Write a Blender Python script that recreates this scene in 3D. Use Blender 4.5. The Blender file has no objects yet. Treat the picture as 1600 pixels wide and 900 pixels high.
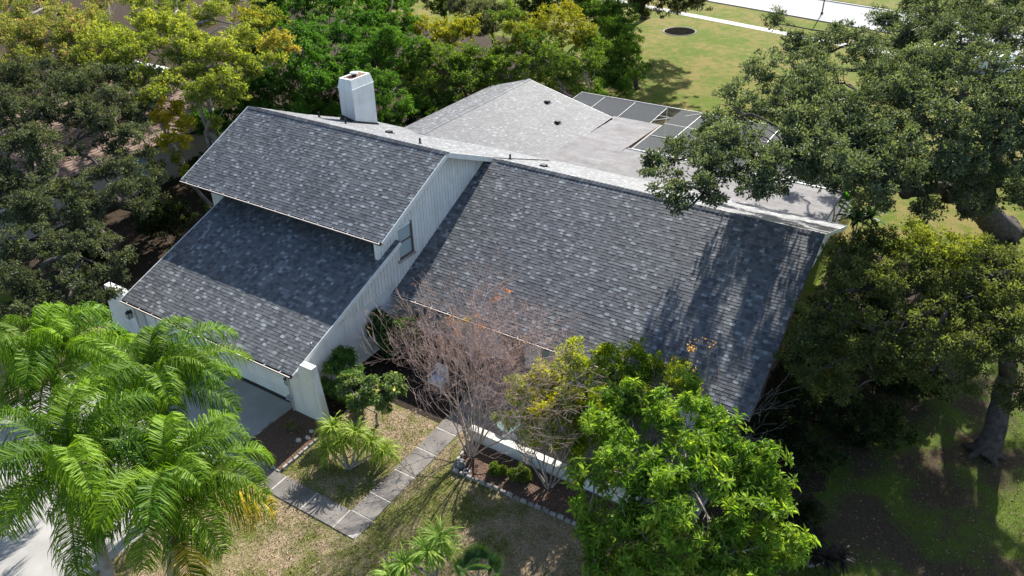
import bpy, math, random
import numpy as np
from mathutils import Vector, Matrix

# ------------------------------------------------------------------ camera, sky, sun, exposure
SC = bpy.context.scene
COL = SC.collection
CAM = np.array([18.578, -14.321, 19.311])
FW = np.array([-0.45569, 0.71659, -0.52806])
RT = np.array([0.84831, 0.52932, -0.01375])
UP = np.array([-0.26966, 0.45423, 0.84909])
FPX = 1201.6                                   # focal length in pixels of a 1600 wide picture
cd = bpy.data.cameras.new("camera"); co = bpy.data.objects.new("camera", cd); COL.objects.link(co)
co.matrix_world = Matrix(((RT[0], UP[0], -FW[0], CAM[0]), (RT[1], UP[1], -FW[1], CAM[1]),
                          (RT[2], UP[2], -FW[2], CAM[2]), (0, 0, 0, 1)))
cd.sensor_width = 36.0; cd.lens = 36.0 * FPX / 1600.0; cd.clip_start = 0.1; cd.clip_end = 2000
SC.camera = co
SUNV = Vector((-0.11, 1.0, 0.70)).normalized()      # towards the sun
W = bpy.data.worlds.new("World"); SC.world = W; W.use_nodes = True
wn = W.node_tree.nodes; bg = wn["Background"]
sky = wn.new("ShaderNodeTexSky"); sky.sky_type = 'NISHITA'; sky.sun_disc = False
sky.sun_elevation = math.asin(SUNV.z); sky.sun_rotation = math.atan2(SUNV.x, SUNV.y)
W.node_tree.links.new(sky.outputs[0], bg.inputs[0]); bg.inputs[1].default_value = 0.09
sl = bpy.data.lights.new("sun", 'SUN'); so = bpy.data.objects.new("sun", sl); COL.objects.link(so)
sl.energy = 5.0; sl.angle = math.radians(0.55); sl.color = (1.0, 0.95, 0.87)
so.rotation_euler = (-SUNV).to_track_quat('-Z', 'Y').to_euler(); so.location = (0, 60, 40)
vs = SC.view_settings; vs.view_transform = 'Standard'; vs.look = 'None'; vs.exposure = 1.27; vs.gamma = 1.0
SC.render.engine = 'CYCLES'
SC.cycles.max_bounces = 6; SC.cycles.diffuse_bounces = 3; SC.cycles.glossy_bounces = 2
SC.cycles.transmission_bounces = 4; SC.cycles.transparent_max_bounces = 6

rng = np.random.default_rng(7)
random.seed(7)

def P(u, v, z):
    """world point at height z under a place of the photograph (1600x900)"""
    d = FW + RT * (u - 800) / FPX - UP * (v - 450) / FPX
    t = (z - CAM[2]) / d[2]
    return CAM + d * t

# ------------------------------------------------------------------ materials
def newmat(name):
    m = bpy.data.materials.new(name); m.use_nodes = True
    nt = m.node_tree; nt.nodes.clear()
    out = nt.nodes.new("ShaderNodeOutputMaterial")
    return m, nt, out
def N(nt, t, **k):
    n = nt.nodes.new(t)
    for a, b in k.items():
        if a in n.inputs: n.inputs[a].default_value = b
        else: setattr(n, a, b)
    return n
def noise(nt, scale, detail=4, rough=.55, vec=None):
    n = N(nt, "ShaderNodeTexNoise"); n.inputs['Scale'].default_value = scale
    n.inputs['Detail'].default_value = detail; n.inputs['Roughness'].default_value = rough
    if vec is None:
        g = N(nt, "ShaderNodeNewGeometry"); vec = g.outputs['Position']
    nt.links.new(vec, n.inputs['Vector']); return n.outputs['Fac']
def ramp(nt, fac, stops):
    r = N(nt, "ShaderNodeValToRGB"); e = r.color_ramp.elements
    while len(e) < len(stops): e.new(.5)
    for k, (p, c) in enumerate(stops):
        e[k].position = p; e[k].color = (*c, 1) if len(c) == 3 else c
    nt.links.new(fac, r.inputs[0]); return r.outputs[0]
def mixc(nt, f, a, b, mode='MIX'):
    m = N(nt, "ShaderNodeMixRGB"); m.blend_type = mode
    for s, x in ((0, f), (1, a), (2, b)):
        if isinstance(x, (int, float)): m.inputs[s].default_value = x
        elif isinstance(x, tuple): m.inputs[s].default_value = (*x, 1)
        else: nt.links.new(x, m.inputs[s])
    return m.outputs[0]
def bump(nt, h, strength, dist=.02):
    b = N(nt, "ShaderNodeBump"); b.inputs['Strength'].default_value = strength; b.inputs['Distance'].default_value = dist
    nt.links.new(h, b.inputs['Height']); return b.outputs[0]
def bsdf(nt, out, color, rough=.7, spec=.3, normal=None, metallic=0):
    b = N(nt, "ShaderNodeBsdfPrincipled")
    if isinstance(color, tuple): b.inputs['Base Color'].default_value = (*color, 1)
    else: nt.links.new(color, b.inputs['Base Color'])
    b.inputs['Roughness'].default_value = rough; b.inputs['Specular IOR Level'].default_value = spec
    b.inputs['Metallic'].default_value = metallic
    if normal is not None: nt.links.new(normal, b.inputs['Normal'])
    nt.links.new(b.outputs[0], out.inputs[0]); return b
def simple(name, color, rough=.7, spec=.3, var=.25, scale=3., bscale=40., bstr=.2, metallic=0, dirt=None, piece=0, streak=None):
    m, nt, out = newmat(name)
    f = noise(nt, scale, 6)
    dk = tuple(c * (1 - var) for c in color); lt = tuple(min(1, c * (1 + var * .6)) for c in color)
    c = ramp(nt, f, [(.3, dk), (.7, lt)])
    if dirt:
        f2 = noise(nt, 1.1, 8, .7)
        c = mixc(nt, ramp(nt, f2, [(.52, (0, 0, 0)), (.75, (.6, .6, .6))]), c, dirt)
    if streak:
        mp_ = N(nt, "ShaderNodeMapping"); mp_.inputs['Scale'].default_value = (3.2, 3.2, .35); g_ = N(nt, "ShaderNodeNewGeometry"); nt.links.new(g_.outputs['Position'], mp_.inputs['Vector'])
        c = mixc(nt, ramp(nt, noise(nt, 1.3, 6, .7, mp_.outputs[0]), [(.5, (0, 0, 0)), (.72, (.55, .55, .55))]), c, streak)
    if piece:
        oi = N(nt, "ShaderNodeObjectInfo"); c = mixc(nt, 1.0, c, ramp(nt, oi.outputs['Random'], [(0, (1 - piece,) * 3), (1, (1 + piece * .7,) * 3)]), 'MULTIPLY')
    bsdf(nt, out, c, rough, spec, bump(nt, noise(nt, bscale, 3), bstr), metallic)
    return m
def attr(nt):
    a = N(nt, "ShaderNodeAttribute"); a.attribute_name = "tint"; return a.outputs['Color']
def leafmat(name, trans=.35, rough=.45, spec=.4, tcol=(1.25, 1.25, .45)):
    m, nt, out = newmat(name)
    c = attr(nt)
    b = N(nt, "ShaderNodeBsdfPrincipled"); nt.links.new(c, b.inputs['Base Color'])
    b.inputs['Roughness'].default_value = rough; b.inputs['Specular IOR Level'].default_value = spec
    t = N(nt, "ShaderNodeBsdfTranslucent"); nt.links.new(mixc(nt, 1.0, c, tcol, 'MULTIPLY'), t.inputs[0])
    mx = N(nt, "ShaderNodeMixShader"); mx.inputs[0].default_value = trans
    nt.links.new(b.outputs[0], mx.inputs[1]); nt.links.new(t.outputs[0], mx.inputs[2])
    nt.links.new(mx.outputs[0], out.inputs[0]); return m
def shinglemat():
    m, nt, out = newmat("shingle")
    c = attr(nt)
    f = noise(nt, 90, 2); c = mixc(nt, 1.0, c, ramp(nt, f, [(.3, (.72, .72, .74)), (.7, (1.2, 1.2, 1.18))]), 'MULTIPLY')
    f2 = noise(nt, .7, 6, .65); c = mixc(nt, 1.0, c, ramp(nt, f2, [(.35, (.86, .86, .9)), (.68, (1.1, 1.1, 1.08))]), 'MULTIPLY')
    mp_ = N(nt, "ShaderNodeMapping"); mp_.inputs['Scale'].default_value = (2.6, .22, .22); g_ = N(nt, "ShaderNodeNewGeometry"); nt.links.new(g_.outputs['Position'], mp_.inputs['Vector'])
    c = mixc(nt, 1.0, c, ramp(nt, noise(nt, 1.0, 5, .7, mp_.outputs[0]), [(.36, (.84, .85, .86)), (.62, (1.06, 1.06, 1.05))]), 'MULTIPLY')
    bsdf(nt, out, c, .75, .6, bump(nt, noise(nt, 150, 2), .7, .004)); return m
M = {}
M['shingle'] = shinglemat()
M['white'] = simple('white_paint', (.78, .80, .80), .55, .3, .06, 1.5, 30, .06, dirt=(.55, .55, .50), piece=.05, streak=(.55, .55, .5))
M['stucco'] = simple('white_stucco', (.74, .76, .77), .85, .2, .07, 1.2, 60, .35, dirt=(.50, .51, .47), streak=(.47, .47, .43))
M['chimney'] = simple('chimney_paint', (.80, .81, .78), .7, .25, .06, 1.0, 30, .1, dirt=(.5, .5, .42), streak=(.46, .45, .38))
M['rust'] = simple('rusty_metal', (.16, .07, .035), .6, .4, .5, 5)
M['brown_metal'] = simple('brown_gutter', (.055, .035, .03), .5, .4, .4, 6)
M['gutter_lip'] = simple('gutter_lip', (.62, .56, .52), .45, .4, .15, 4)
M['black'] = simple('black_metal', (.012, .012, .014), .45, .4, .2)
M['dark_wood'] = simple('dark_stained_trim', (.12, .088, .078), .6, .3, .3, 6)
M['underlay'] = simple('roof_deck', (.04, .04, .045), .9, .1)
M['concrete'] = simple('driveway_concrete', (.34, .33, .315), .85, .2, .18, .9, 70, .25, dirt=(.33, .32, .31))
M['slab'] = simple('weathered_slab', (.185, .17, .158), .9, .15, .28, 1.6, 80, .4, dirt=(.11, .105, .09), piece=.14)
M['joint'] = simple('slab_joint', (.42, .39, .36), .9, .1, .3, 6)
M['stone'] = simple('pale_stone', (.50, .48, .46), .85, .2, .3, 5, 25, .5)
M['edging'] = simple('weathered_edging_block', (.33, .31, .29), .9, .2, .35, 3, 40, .5, piece=.4)
M['cap'] = simple('pale_cap', (.60, .58, .54), .8, .2, .2, 2, piece=.12)
M['rock'] = simple('grey_rock', (.17, .17, .17), .9, .2, .4, 6, 20, .6)
M['flat'] = None
M['bark_oak'] = simple('oak_bark', (.09, .078, .07), .95, .1, .5, 5, 18, .9)
M['bark_pale'] = simple('pale_grey_bark', (.30, .275, .25), .9, .1, .4, 4, 22, .6)
M['bark_dead'] = simple('dead_grey_branch', (.40, .385, .37), .9, .1, .3, 4, 22, .4)
M['bark_myrtle'] = simple('myrtle_bark', (.36, .30, .265), .85, .15, .3, 5, 20, .3)
M['bark_twig'] = simple('reddish_twig', (.42, .31, .285), .85, .15, .35, 3, 20, .2)
M['bark_palm'] = simple('palm_trunk', (.29, .27, .26), .9, .1, .3, 3, 14, .6)
M['dry_frond'] = simple('dry_frond', (.17, .095, .06), .9, .1, .5, 9, 30, .4)
M['screen_frame'] = simple('white_aluminium', (.5, .5, .5), .4, .4, .06)
M['brown_shingle'] = simple('brown_shingle', (.23, .165, .135), .9, .1, .4, 4, 40, .4)
M['wall_cream'] = simple('cream_wall', (.50, .47, .42), .85, .2, .1)
M['fence_wood'] = simple('fence_board', (.13, .085, .06), .85, .1, .4, 5)
M['asphalt'] = simple('pale_road', (.31, .315, .32), .9, .2, .12, .4, 60, .1)
M['walk_far'] = simple('pale_sidewalk', (.43, .42, .40), .9, .2, .14, 1)
M['car_white'] = simple('car_paint_white', (.80, .80, .80), .2, .6, .02)
M['rubber'] = simple('rubber', (.02, .02, .02), .8, .2)
M['lilac'] = simple('lamp_shade_metal', (.32, .30, .40), .5, .4, .2)
M['cloth'] = simple('pale_cushion', (.52, .54, .62), .9, .1, .1)
M['pit'] = simple('pit_shade', (.014, .013, .010), 1.0, 0, .4, 2)
M['dark_bed'] = simple('dark_soil', (.035, .026, .02), .95, .1, .5, 8, 30, .8)
M['leaf'] = leafmat('leaf_soft', .5, .6, .2)
M['leaf_gloss'] = leafmat('leaf_glossy', .46, .55, .22)
M['leaf_oak'] = leafmat('leaf_oak', .38, .55, .22)
M['frond'] = leafmat('palm_frond', .42, .52, .2, (1.25, 1.3, .4))
M['blade'] = leafmat('grass_blade', .25, .7, .2, (1.2, 1.15, .5))
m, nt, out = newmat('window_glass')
b = bsdf(nt, out, (.36, .47, .49), .15, .7); M['glass'] = m  # sky reflection is painted into the pale blue base colour
m, nt, out = newmat('pale_table_glass')
b = bsdf(nt, out, (.16, .24, .23), .08, .7); M['table_glass'] = m
m, nt, out = newmat('insect_screen')
d = N(nt, "ShaderNodeBsdfDiffuse"); d.inputs[0].default_value = (.11, .115, .12, 1)
t = N(nt, "ShaderNodeBsdfTransparent"); mx = N(nt, "ShaderNodeMixShader"); mx.inputs[0].default_value = .76
nt.links.new(t.outputs[0], mx.inputs[1]); nt.links.new(d.outputs[0], mx.inputs[2]); nt.links.new(mx.outputs[0], out.inputs[0])
M['screen'] = m
# low slope roof: grey brown membrane with blotchy stains
m, nt, out = newmat('membrane_roof')
f = noise(nt, .9, 8, .7); c = ramp(nt, f, [(.3, (.155, .148, .146)), (.5, (.21, .205, .204)), (.7, (.265, .262, .262))])
f2 = noise(nt, 6, 5, .7); c = mixc(nt, ramp(nt, f2, [(.45, (0, 0, 0)), (.7, (.6, .6, .6))]), c, (.16, .14, .135))
mp_ = N(nt, "ShaderNodeMapping"); mp_.inputs['Scale'].default_value = (.35, 3.0, 1); g_ = N(nt, "ShaderNodeNewGeometry"); nt.links.new(g_.outputs['Position'], mp_.inputs['Vector'])
oi = N(nt, "ShaderNodeObjectInfo"); c = mixc(nt, 1.0, c, ramp(nt, oi.outputs['Random'], [(0, (.94, .94, .94)), (1, (1.06, 1.06, 1.06))]), 'MULTIPLY')
c = mixc(nt, 1.0, c, ramp(nt, noise(nt, 1.0, 6, .7, mp_.outputs[0]), [(.35, (.88, .88, .89)), (.65, (1.12, 1.12, 1.13))]), 'MULTIPLY')
bsdf(nt, out, c, .9, .15, bump(nt, noise(nt, 50, 3), .2)); M['flat'] = m
# lawn: straw, olive and fresh green patches
def lawnmat(name, front):
    m, nt, out = newmat(name)
    big = noise(nt, .22, 6, .62); mid = noise(nt, 1.3, 6, .65); fine = noise(nt, 16, 5, .7)
    if front:
        straw = ramp(nt, fine, [(.28, (.13, .092, .058)), (.52, (.34, .255, .175)), (.75, (.50, .40, .29))])
        green = ramp(nt, fine, [(.28, (.04, .05, .012)), (.52, (.13, .145, .035)), (.75, (.24, .24, .075))])
        k = ramp(nt, mixc(nt, .5, big, mid), [(.44, (0, 0, 0)), (.56, (1, 1, 1))])
    else:
        straw = ramp(nt, fine, [(.28, (.13, .11, .025)), (.7, (.24, .195, .065))])
        green = ramp(nt, fine, [(.28, (.05, .085, .006)), (.7, (.125, .17, .014))])
        k = ramp(nt, mixc(nt, .5, big, mid), [(.43, (0, 0, 0)), (.55, (1, 1, 1))])
    bsdf(nt, out, mixc(nt, k, straw, green), .95, .1, bump(nt, noise(nt, 30, 4, .7), .9, .05)); return m
M['lawn'] = lawnmat('front_lawn', True)
M['lawn_far'] = lawnmat('open_lawn', False)
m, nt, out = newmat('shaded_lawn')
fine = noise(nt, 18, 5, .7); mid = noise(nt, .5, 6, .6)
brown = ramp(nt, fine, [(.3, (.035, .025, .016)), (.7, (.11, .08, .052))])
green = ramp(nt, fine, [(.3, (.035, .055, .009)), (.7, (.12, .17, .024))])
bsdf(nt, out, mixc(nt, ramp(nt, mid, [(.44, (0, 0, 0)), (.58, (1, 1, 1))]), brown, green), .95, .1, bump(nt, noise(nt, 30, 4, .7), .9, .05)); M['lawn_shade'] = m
m, nt, out = newmat('bark_mulch')
v = N(nt, "ShaderNodeTexVoronoi"); v.inputs['Scale'].default_value = 22
g = N(nt, "ShaderNodeNewGeometry"); nt.links.new(g.outputs['Position'], v.inputs['Vector'])
c = ramp(nt, noise(nt, 24, 5, .75), [(.3, (.035, .02, .015)), (.5, (.12, .075, .055)), (.72, (.26, .18, .135))])
bsdf(nt, out, c, .95, .1, bump(nt, v.outputs['Distance'], .9, .04)); M['mulch'] = m
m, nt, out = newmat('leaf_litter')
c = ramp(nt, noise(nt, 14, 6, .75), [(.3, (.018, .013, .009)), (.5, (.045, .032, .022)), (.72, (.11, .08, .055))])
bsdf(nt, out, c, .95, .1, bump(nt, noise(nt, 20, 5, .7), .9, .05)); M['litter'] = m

# ------------------------------------------------------------------ mesh helpers
def props(o, label=None, cat=None, group=None, kind=None):
    if label: o['label'] = label
    if cat: o['category'] = cat
    if group: o['group'] = group
    if kind: o['kind'] = kind
    return o
def thing(name, loc, label, cat, group=None):
    o = bpy.data.objects.new(name, None); o.empty_display_size = .2
    COL.objects.link(o); o.location = loc
    return props(o, label, cat, group)
def org(o):
    p = np.zeros(3)
    while o is not None:
        p = p + np.array(o.location); o = o.parent
    return p
def link(name, me, parent=None, loc=None):
    o = bpy.data.objects.new(name, me); COL.objects.link(o)
    if parent is not None: o.parent = parent
    if loc is not None: o.location = loc
    return o
def mesh_of(name, V, quads=None, tris=None, mats=(), col=None, smooth=False, mi=None):
    V = np.asarray(V, np.float32).reshape(-1, 3)
    q = np.zeros((0, 4), np.int32) if quads is None else np.asarray(quads, np.int32).reshape(-1, 4)
    t = np.zeros((0, 3), np.int32) if tris is None else np.asarray(tris, np.int32).reshape(-1, 3)
    me = bpy.data.meshes.new(name)
    me.vertices.add(len(V)); me.vertices.foreach_set("co", V.ravel())
    nl = q.size + t.size
    me.loops.add(nl); me.loops.foreach_set("vertex_index", np.concatenate([q.ravel(), t.ravel()]))
    me.polygons.add(len(q) + len(t))
    st = np.concatenate([np.arange(len(q)) * 4, q.size + np.arange(len(t)) * 3]).astype(np.int32)
    me.polygons.foreach_set("loop_start", st)
    for m_ in mats: me.materials.append(m_)
    me.polygons.foreach_set("use_smooth", np.full(len(q) + len(t), bool(smooth)))
    if mi is not None: me.polygons.foreach_set("material_index", np.asarray(mi, np.int32))
    if col is not None:
        a = me.attributes.new("tint", 'FLOAT_COLOR', 'FACE')
        c = np.ones((len(q) + len(t), 4), np.float32); c[:, :3] = col
        a.data.foreach_set("color", c.ravel())
    me.update(calc_edges=True)
    return me
class MB:
    """collects simple solids in world coordinates, builds one mesh object"""
    def __init__(s): s.V = []; s.F = []; s.mi = []; s.k = 0
    def add(s, V, F):
        n = len(s.V); s.V += [tuple(map(float, v)) for v in V]; s.F += [tuple(i + n for i in f) for f in F]; s.mi += [s.k] * len(F); return s
    def hexa(s, p):           # 8 points: bottom ring 0-3, top ring 4-7
        return s.add(p, [(3, 2, 1, 0), (4, 5, 6, 7), (0, 1, 5, 4), (1, 2, 6, 5), (2, 3, 7, 6), (3, 0, 4, 7)])
    def box(s, a, b):
        (x0, y0, z0), (x1, y1, z1) = a, b
        return s.hexa([(x0, y0, z0), (x1, y0, z0), (x1, y1, z0), (x0, y1, z0), (x0, y0, z1), (x1, y0, z1), (x1, y1, z1), (x0, y1, z1)])
    def bar(s, a, b, w, h):   # bar along a-b, w sideways, h upwards
        a = Vector(a); b = Vector(b); d = (b - a).normalized()
        sd = d.cross(Vector((0, 0, 1)))
        sd = Vector((1, 0, 0)) if sd.length < 1e-4 else sd.normalized()
        u = sd.cross(d)
        q = lambda c: [c - sd * w / 2 - u * h / 2, c + sd * w / 2 - u * h / 2, c + sd * w / 2 + u * h / 2, c - sd * w / 2 + u * h / 2]
        A = q(a); B = q(b)
        return s.hexa([A[0], A[1], B[1], B[0], A[3], A[2], B[2], B[3]])
    def prism(s, poly, vec):  # planar polygon extruded by vec
        n = len(poly); v = np.array(vec, float); p = [np.array(x, float) for x in poly]
        V = p + [x + v for x in p]
        F = [tuple(range(n)), tuple(range(2 * n - 1, n - 1, -1))] + [(i, i + n, (i + 1) % n + n, (i + 1) % n) for i in range(n)]
        return s.add(V, F)
    def tube(s, pts, rad, sides=6, cap=True):
        pts = [np.array(p, float) for p in pts]; n = len(pts)
        V = []; F = []
        for i, p in enumerate(pts):
            d = pts[min(i + 1, n - 1)] - pts[max(i - 1, 0)]; d = d / (np.linalg.norm(d) + 1e-9)
            a = np.cross(d, (0, 0, 1.)) if abs(d[2]) < .9 else np.cross(d, (1., 0, 0)); a /= np.linalg.norm(a) + 1e-9
            b = np.cross(d, a)
            r = rad[i] if hasattr(rad, '__len__') else rad
            for k in range(sides):
                t = 2 * math.pi * k / sides; V.append(p + r * (math.cos(t) * a + math.sin(t) * b))
        for i in range(n - 1):
            for k in range(sides):
                k2 = (k + 1) % sides
                F.append((i * sides + k, i * sides + k2, (i + 1) * sides + k2, (i + 1) * sides + k))
        if cap: F += [tuple(range(sides - 1, -1, -1)), tuple(range((n - 1) * sides, n * sides))]
        return s.add(V, F)
    def ball(s, c, r, seg=10, ring=6, jit=0):
        V = []; F = []
        for i in range(ring + 1):
            ph = math.pi * i / ring
            for k in range(seg):
                t = 2 * math.pi * k / seg; j = 1 + random.uniform(-jit, jit)
                V.append((c[0] + r[0] * j * math.sin(ph) * math.cos(t), c[1] + r[1] * j * math.sin(ph) * math.sin(t), c[2] + r[2] * j * math.cos(ph)))
        for i in range(ring):
            for k in range(seg): F.append((i * seg + k, (i + 1) * seg + k, (i + 1) * seg + (k + 1) % seg, i * seg + (k + 1) % seg))
        return s.add(V, F)
    def build(s, name, mat, parent=None, smooth=False, label=None, kind=None):
        o0 = org(parent)
        V = np.array(s.V) - o0
        me = bpy.data.meshes.new(name); me.from_pydata([tuple(v) for v in V], [], s.F); me.validate()
        for m_ in (mat if isinstance(mat, (list, tuple)) else [mat]): me.materials.append(m_)
        if isinstance(mat, (list, tuple)) and len(me.polygons) == len(s.mi): me.polygons.foreach_set("material_index", s.mi)
        if smooth: me.polygons.foreach_set("use_smooth", [True] * len(me.polygons))
        me.update()
        return props(link(name, me, parent), label, kind=kind)
def structure(name, mb, mat, parent=None): return props(mb.build(name, mat, parent), kind='structure')
def sheet(name, poly, z, mat, div=None):
    mb = MB(); mb.add([(x, y, z) for x, y in poly], [tuple(range(len(poly)))])
    o = mb.build(name, mat); o['kind'] = 'structure'; return o
# ------------------------------------------------------------------ ground, lawn, drive, walk, road
sheet('ground', [(-700, -500), (700, -500), (700, 900), (-700, 900)], -.02, M['lawn_far'])
sheet('front_lawn', [(-16, -30), (30, -30), (30, 14), (-16, 14)], -.012, M['lawn'])
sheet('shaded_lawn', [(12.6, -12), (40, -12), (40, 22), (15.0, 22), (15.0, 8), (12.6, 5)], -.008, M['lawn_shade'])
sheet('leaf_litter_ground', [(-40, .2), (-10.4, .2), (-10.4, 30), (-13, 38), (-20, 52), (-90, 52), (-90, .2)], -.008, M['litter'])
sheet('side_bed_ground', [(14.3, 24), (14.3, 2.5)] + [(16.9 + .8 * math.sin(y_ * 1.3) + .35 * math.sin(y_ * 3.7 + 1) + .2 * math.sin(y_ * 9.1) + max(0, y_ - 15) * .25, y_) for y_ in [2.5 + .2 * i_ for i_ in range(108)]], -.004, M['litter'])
sheet('entry_bed', [(-.3, 2.45), (4.62, 2.45), (4.62, 7), (-.3, 7)], -.004, M['dark_bed'])
sheet('corner_bed', [(-.3, .4), (1.05, .4), (2.0, 2.45), (-.3, 2.45)], -.0045, M['dark_bed'])
dr = MB().box((-10.2, -30, -.1), (-.72, .42, .0)); dr.box((-14, -30, -.1), (-10.215, -9, .0)).box((-.705, -30, -.1), (-.3, -6.4, .0))
structure('driveway', dr, M['concrete'])
# concrete walk, slab by slab, with pale joints
wk = structure('walk', MB().box((4.69, -2.85, -.12), (5.57, 6.7, .011)).box((-.7, -3.27, -.12), (5.57, -2.45, .010)), M['joint'])
def slab(x0, y0, x1, y1, dz):
    g = .02
    MB().hexa([(x0 + g, y0 + g, -.1), (x1 - g, y0 + g, -.1), (x1 - g, y1 - g, -.1), (x0 + g, y1 - g, -.1),
               (x0 + g * 1.6, y0 + g * 1.6, .02 + dz), (x1 - g * 1.6, y0 + g * 1.6, .02 - dz), (x1 - g * 1.6, y1 - g * 1.6, .02 + dz), (x0 + g * 1.6, y1 - g * 1.6, .02)]).build('slab', M['slab'], wk)
ys = [-2.42, -1.5, -.25, 1.0, 2.2, 3.5, 4.8, 6.7]
for a, b in zip(ys, ys[1:]): slab(4.66, a, 5.6, b, random.uniform(-.006, .006))
g = .012
MB().prism([(4.67, -2.44, -.1), (4.67, -3.28, -.1), (5.25, -3.28, -.1), (5.6, -2.9, -.1), (5.6, -2.44, -.1)], (0, 0, .118)).build('slab', M['slab'], wk)
xs = [4.65, 3.2, 1.75, .55, -.7]
for a, b in zip(xs, xs[1:]): slab(b, -3.3, a, -2.42, random.uniform(-.006, .006))
# mulch beds with edging stones
mb1 = structure('mulch_bed', MB().prism([(-.68, -2.35, -.05), (1.36, -2.36, -.05), (1.30, -.5, -.05), (1.1, .2, -.05), (-.68, .2, -.05)], (0, 0, .085)), M['mulch'])
mb2 = structure('mulch_bed', MB().prism([(6.5, .82, -.05), (12.6, .92, -.05), (12.6, 2.28, -.05), (6.2, 2.28, -.05)], (0, 0, .085)), M['mulch'])
def edging(parent, a, b, n, w=.1, h=.1):
    a = np.array(a); b = np.array(b); d = (b - a) / n; u = d / np.linalg.norm(d); s = np.array([-u[1], u[0]])
    for k in range(n):
        c0 = a + d * k + u * .012; c1 = a + d * (k + 1) - u * .012; j = np.array([random.uniform(-.012, .012), random.uniform(-.012, .012)]); hh = h + random.uniform(-.025, .02)
        q = [c0 - s * w / 2, c1 - s * w / 2, c1 + s * w / 2, c0 + s * w / 2]; q = [x + j for x in q]
        t = .8
        m_ = (q[0] + q[2]) / 2
        MB().hexa([(*x, -.05) for x in q] + [(*(m_ + (x - m_) * t), hh) for x in q]).build('edging_stone', M['edging'], parent)
edging(mb1, (1.42, -2.3), (1.36, -.5), 7, .1, .1); edging(mb1, (-.72, .05), (-.72, -2.35), 9, .08, .07); edging(mb1, (.5, -2.42), (1.42, -2.42), 4, .08, .07)
edging(mb2, (6.45, .74), (12.4, .86), 22, .11, .11); edging(mb2, (6.42, .85), (6.15, 2.2), 5, .1, .1)
# courtyard paving behind the low wall
cy = structure('courtyard', MB().box((5.64, 2.62, -.1), (14.4, 6.85, .0)), M['joint'])
for i in range(7):
    for j in range(4):
        x0 = 5.66 + i * 1.24; y0 = 2.64 + j * 1.04
        MB().box((x0, y0, -.08), (x0 + 1.22, y0 + 1.02, .012 + random.uniform(0, .008))).build('paver', M['slab'], cy)
# road beyond the back lawn
def strip(name, pts, w, z, mat):
    a = np.array(pts[0]); b = np.array(pts[1]); d = (b - a) / np.linalg.norm(b - a); s = np.array([-d[1], d[0]])
    A = a - d * 160; B = b + d * 160
    return sheet(name, [tuple(A), tuple(B), tuple(B + s * w), tuple(A + s * w)], z, mat)
strip('sidewalk', [(-20.1, 71.6), (-2.5, 66.6)], 1.3, -.002, M['walk_far'])
strip('road', [(-12.6, 77.8), (8.5, 71.8)], 9.2, -.006, M['asphalt'])
strip('verge', [(-12.6, 88.2), (8.5, 82.4)], 10, .004, M['lawn_far'])
d_ = np.array([8.5 + 12.6, 71.8 - 77.8]); d_ = d_ / np.linalg.norm(d_); n_ = np.array([-d_[1], d_[0]])
kb = MB()
for off in (-.28, 9.2):
    a = np.array([-12.6, 77.8]) + n_ * off
    kb.prism([(*(a - d_ * 150), -.05), (*(a + d_ * 150), -.05), (*(a + d_ * 150 + n_ * .28), -.05), (*(a - d_ * 150 + n_ * .28), -.05)], (0, 0, .14))
structure('kerb', kb, M['walk_far'])
# concrete rim in the back lawn; flat floor painted near black as pit shade
rim = MB(); n = 28; c = np.array(P(1062, 49, 0)); ax, ay = 1.25, 1.75
V = []
for k in range(n):
    t = 2 * math.pi * k / n; cs, sn = math.cos(t), math.sin(t)
    for r, z in ((1.05, -.015), (1.04, .03), (1.0, .03), (.97, -.015)): V.append((c[0] + ax * r * cs * 1.25, c[1] + ay * r * sn, z))
F = []
for k in range(n):
    for j in range(3): F.append((k * 4 + j, ((k + 1) % n) * 4 + j, ((k + 1) % n) * 4 + j + 1, k * 4 + j + 1))
rim.add(V, F)
dt = thing('drain_basin', (c[0], c[1], 0), 'round dark drain basin with pale rim in the back lawn near the road', 'drain basin')
rim.build('rim', M['edging'], dt)
bs = MB(); V = [(c[0], c[1], -.012)] + [(c[0] + ax * .97 * 1.25 * math.cos(2 * math.pi * k / n), c[1] + ay * .97 * math.sin(2 * math.pi * k / n), .0) for k in range(n)]
bs.add(V, [(0, k + 1, (k + 1) % n + 1) for k in range(n)]); bs.build('floor', M['pit'], dt)

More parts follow.
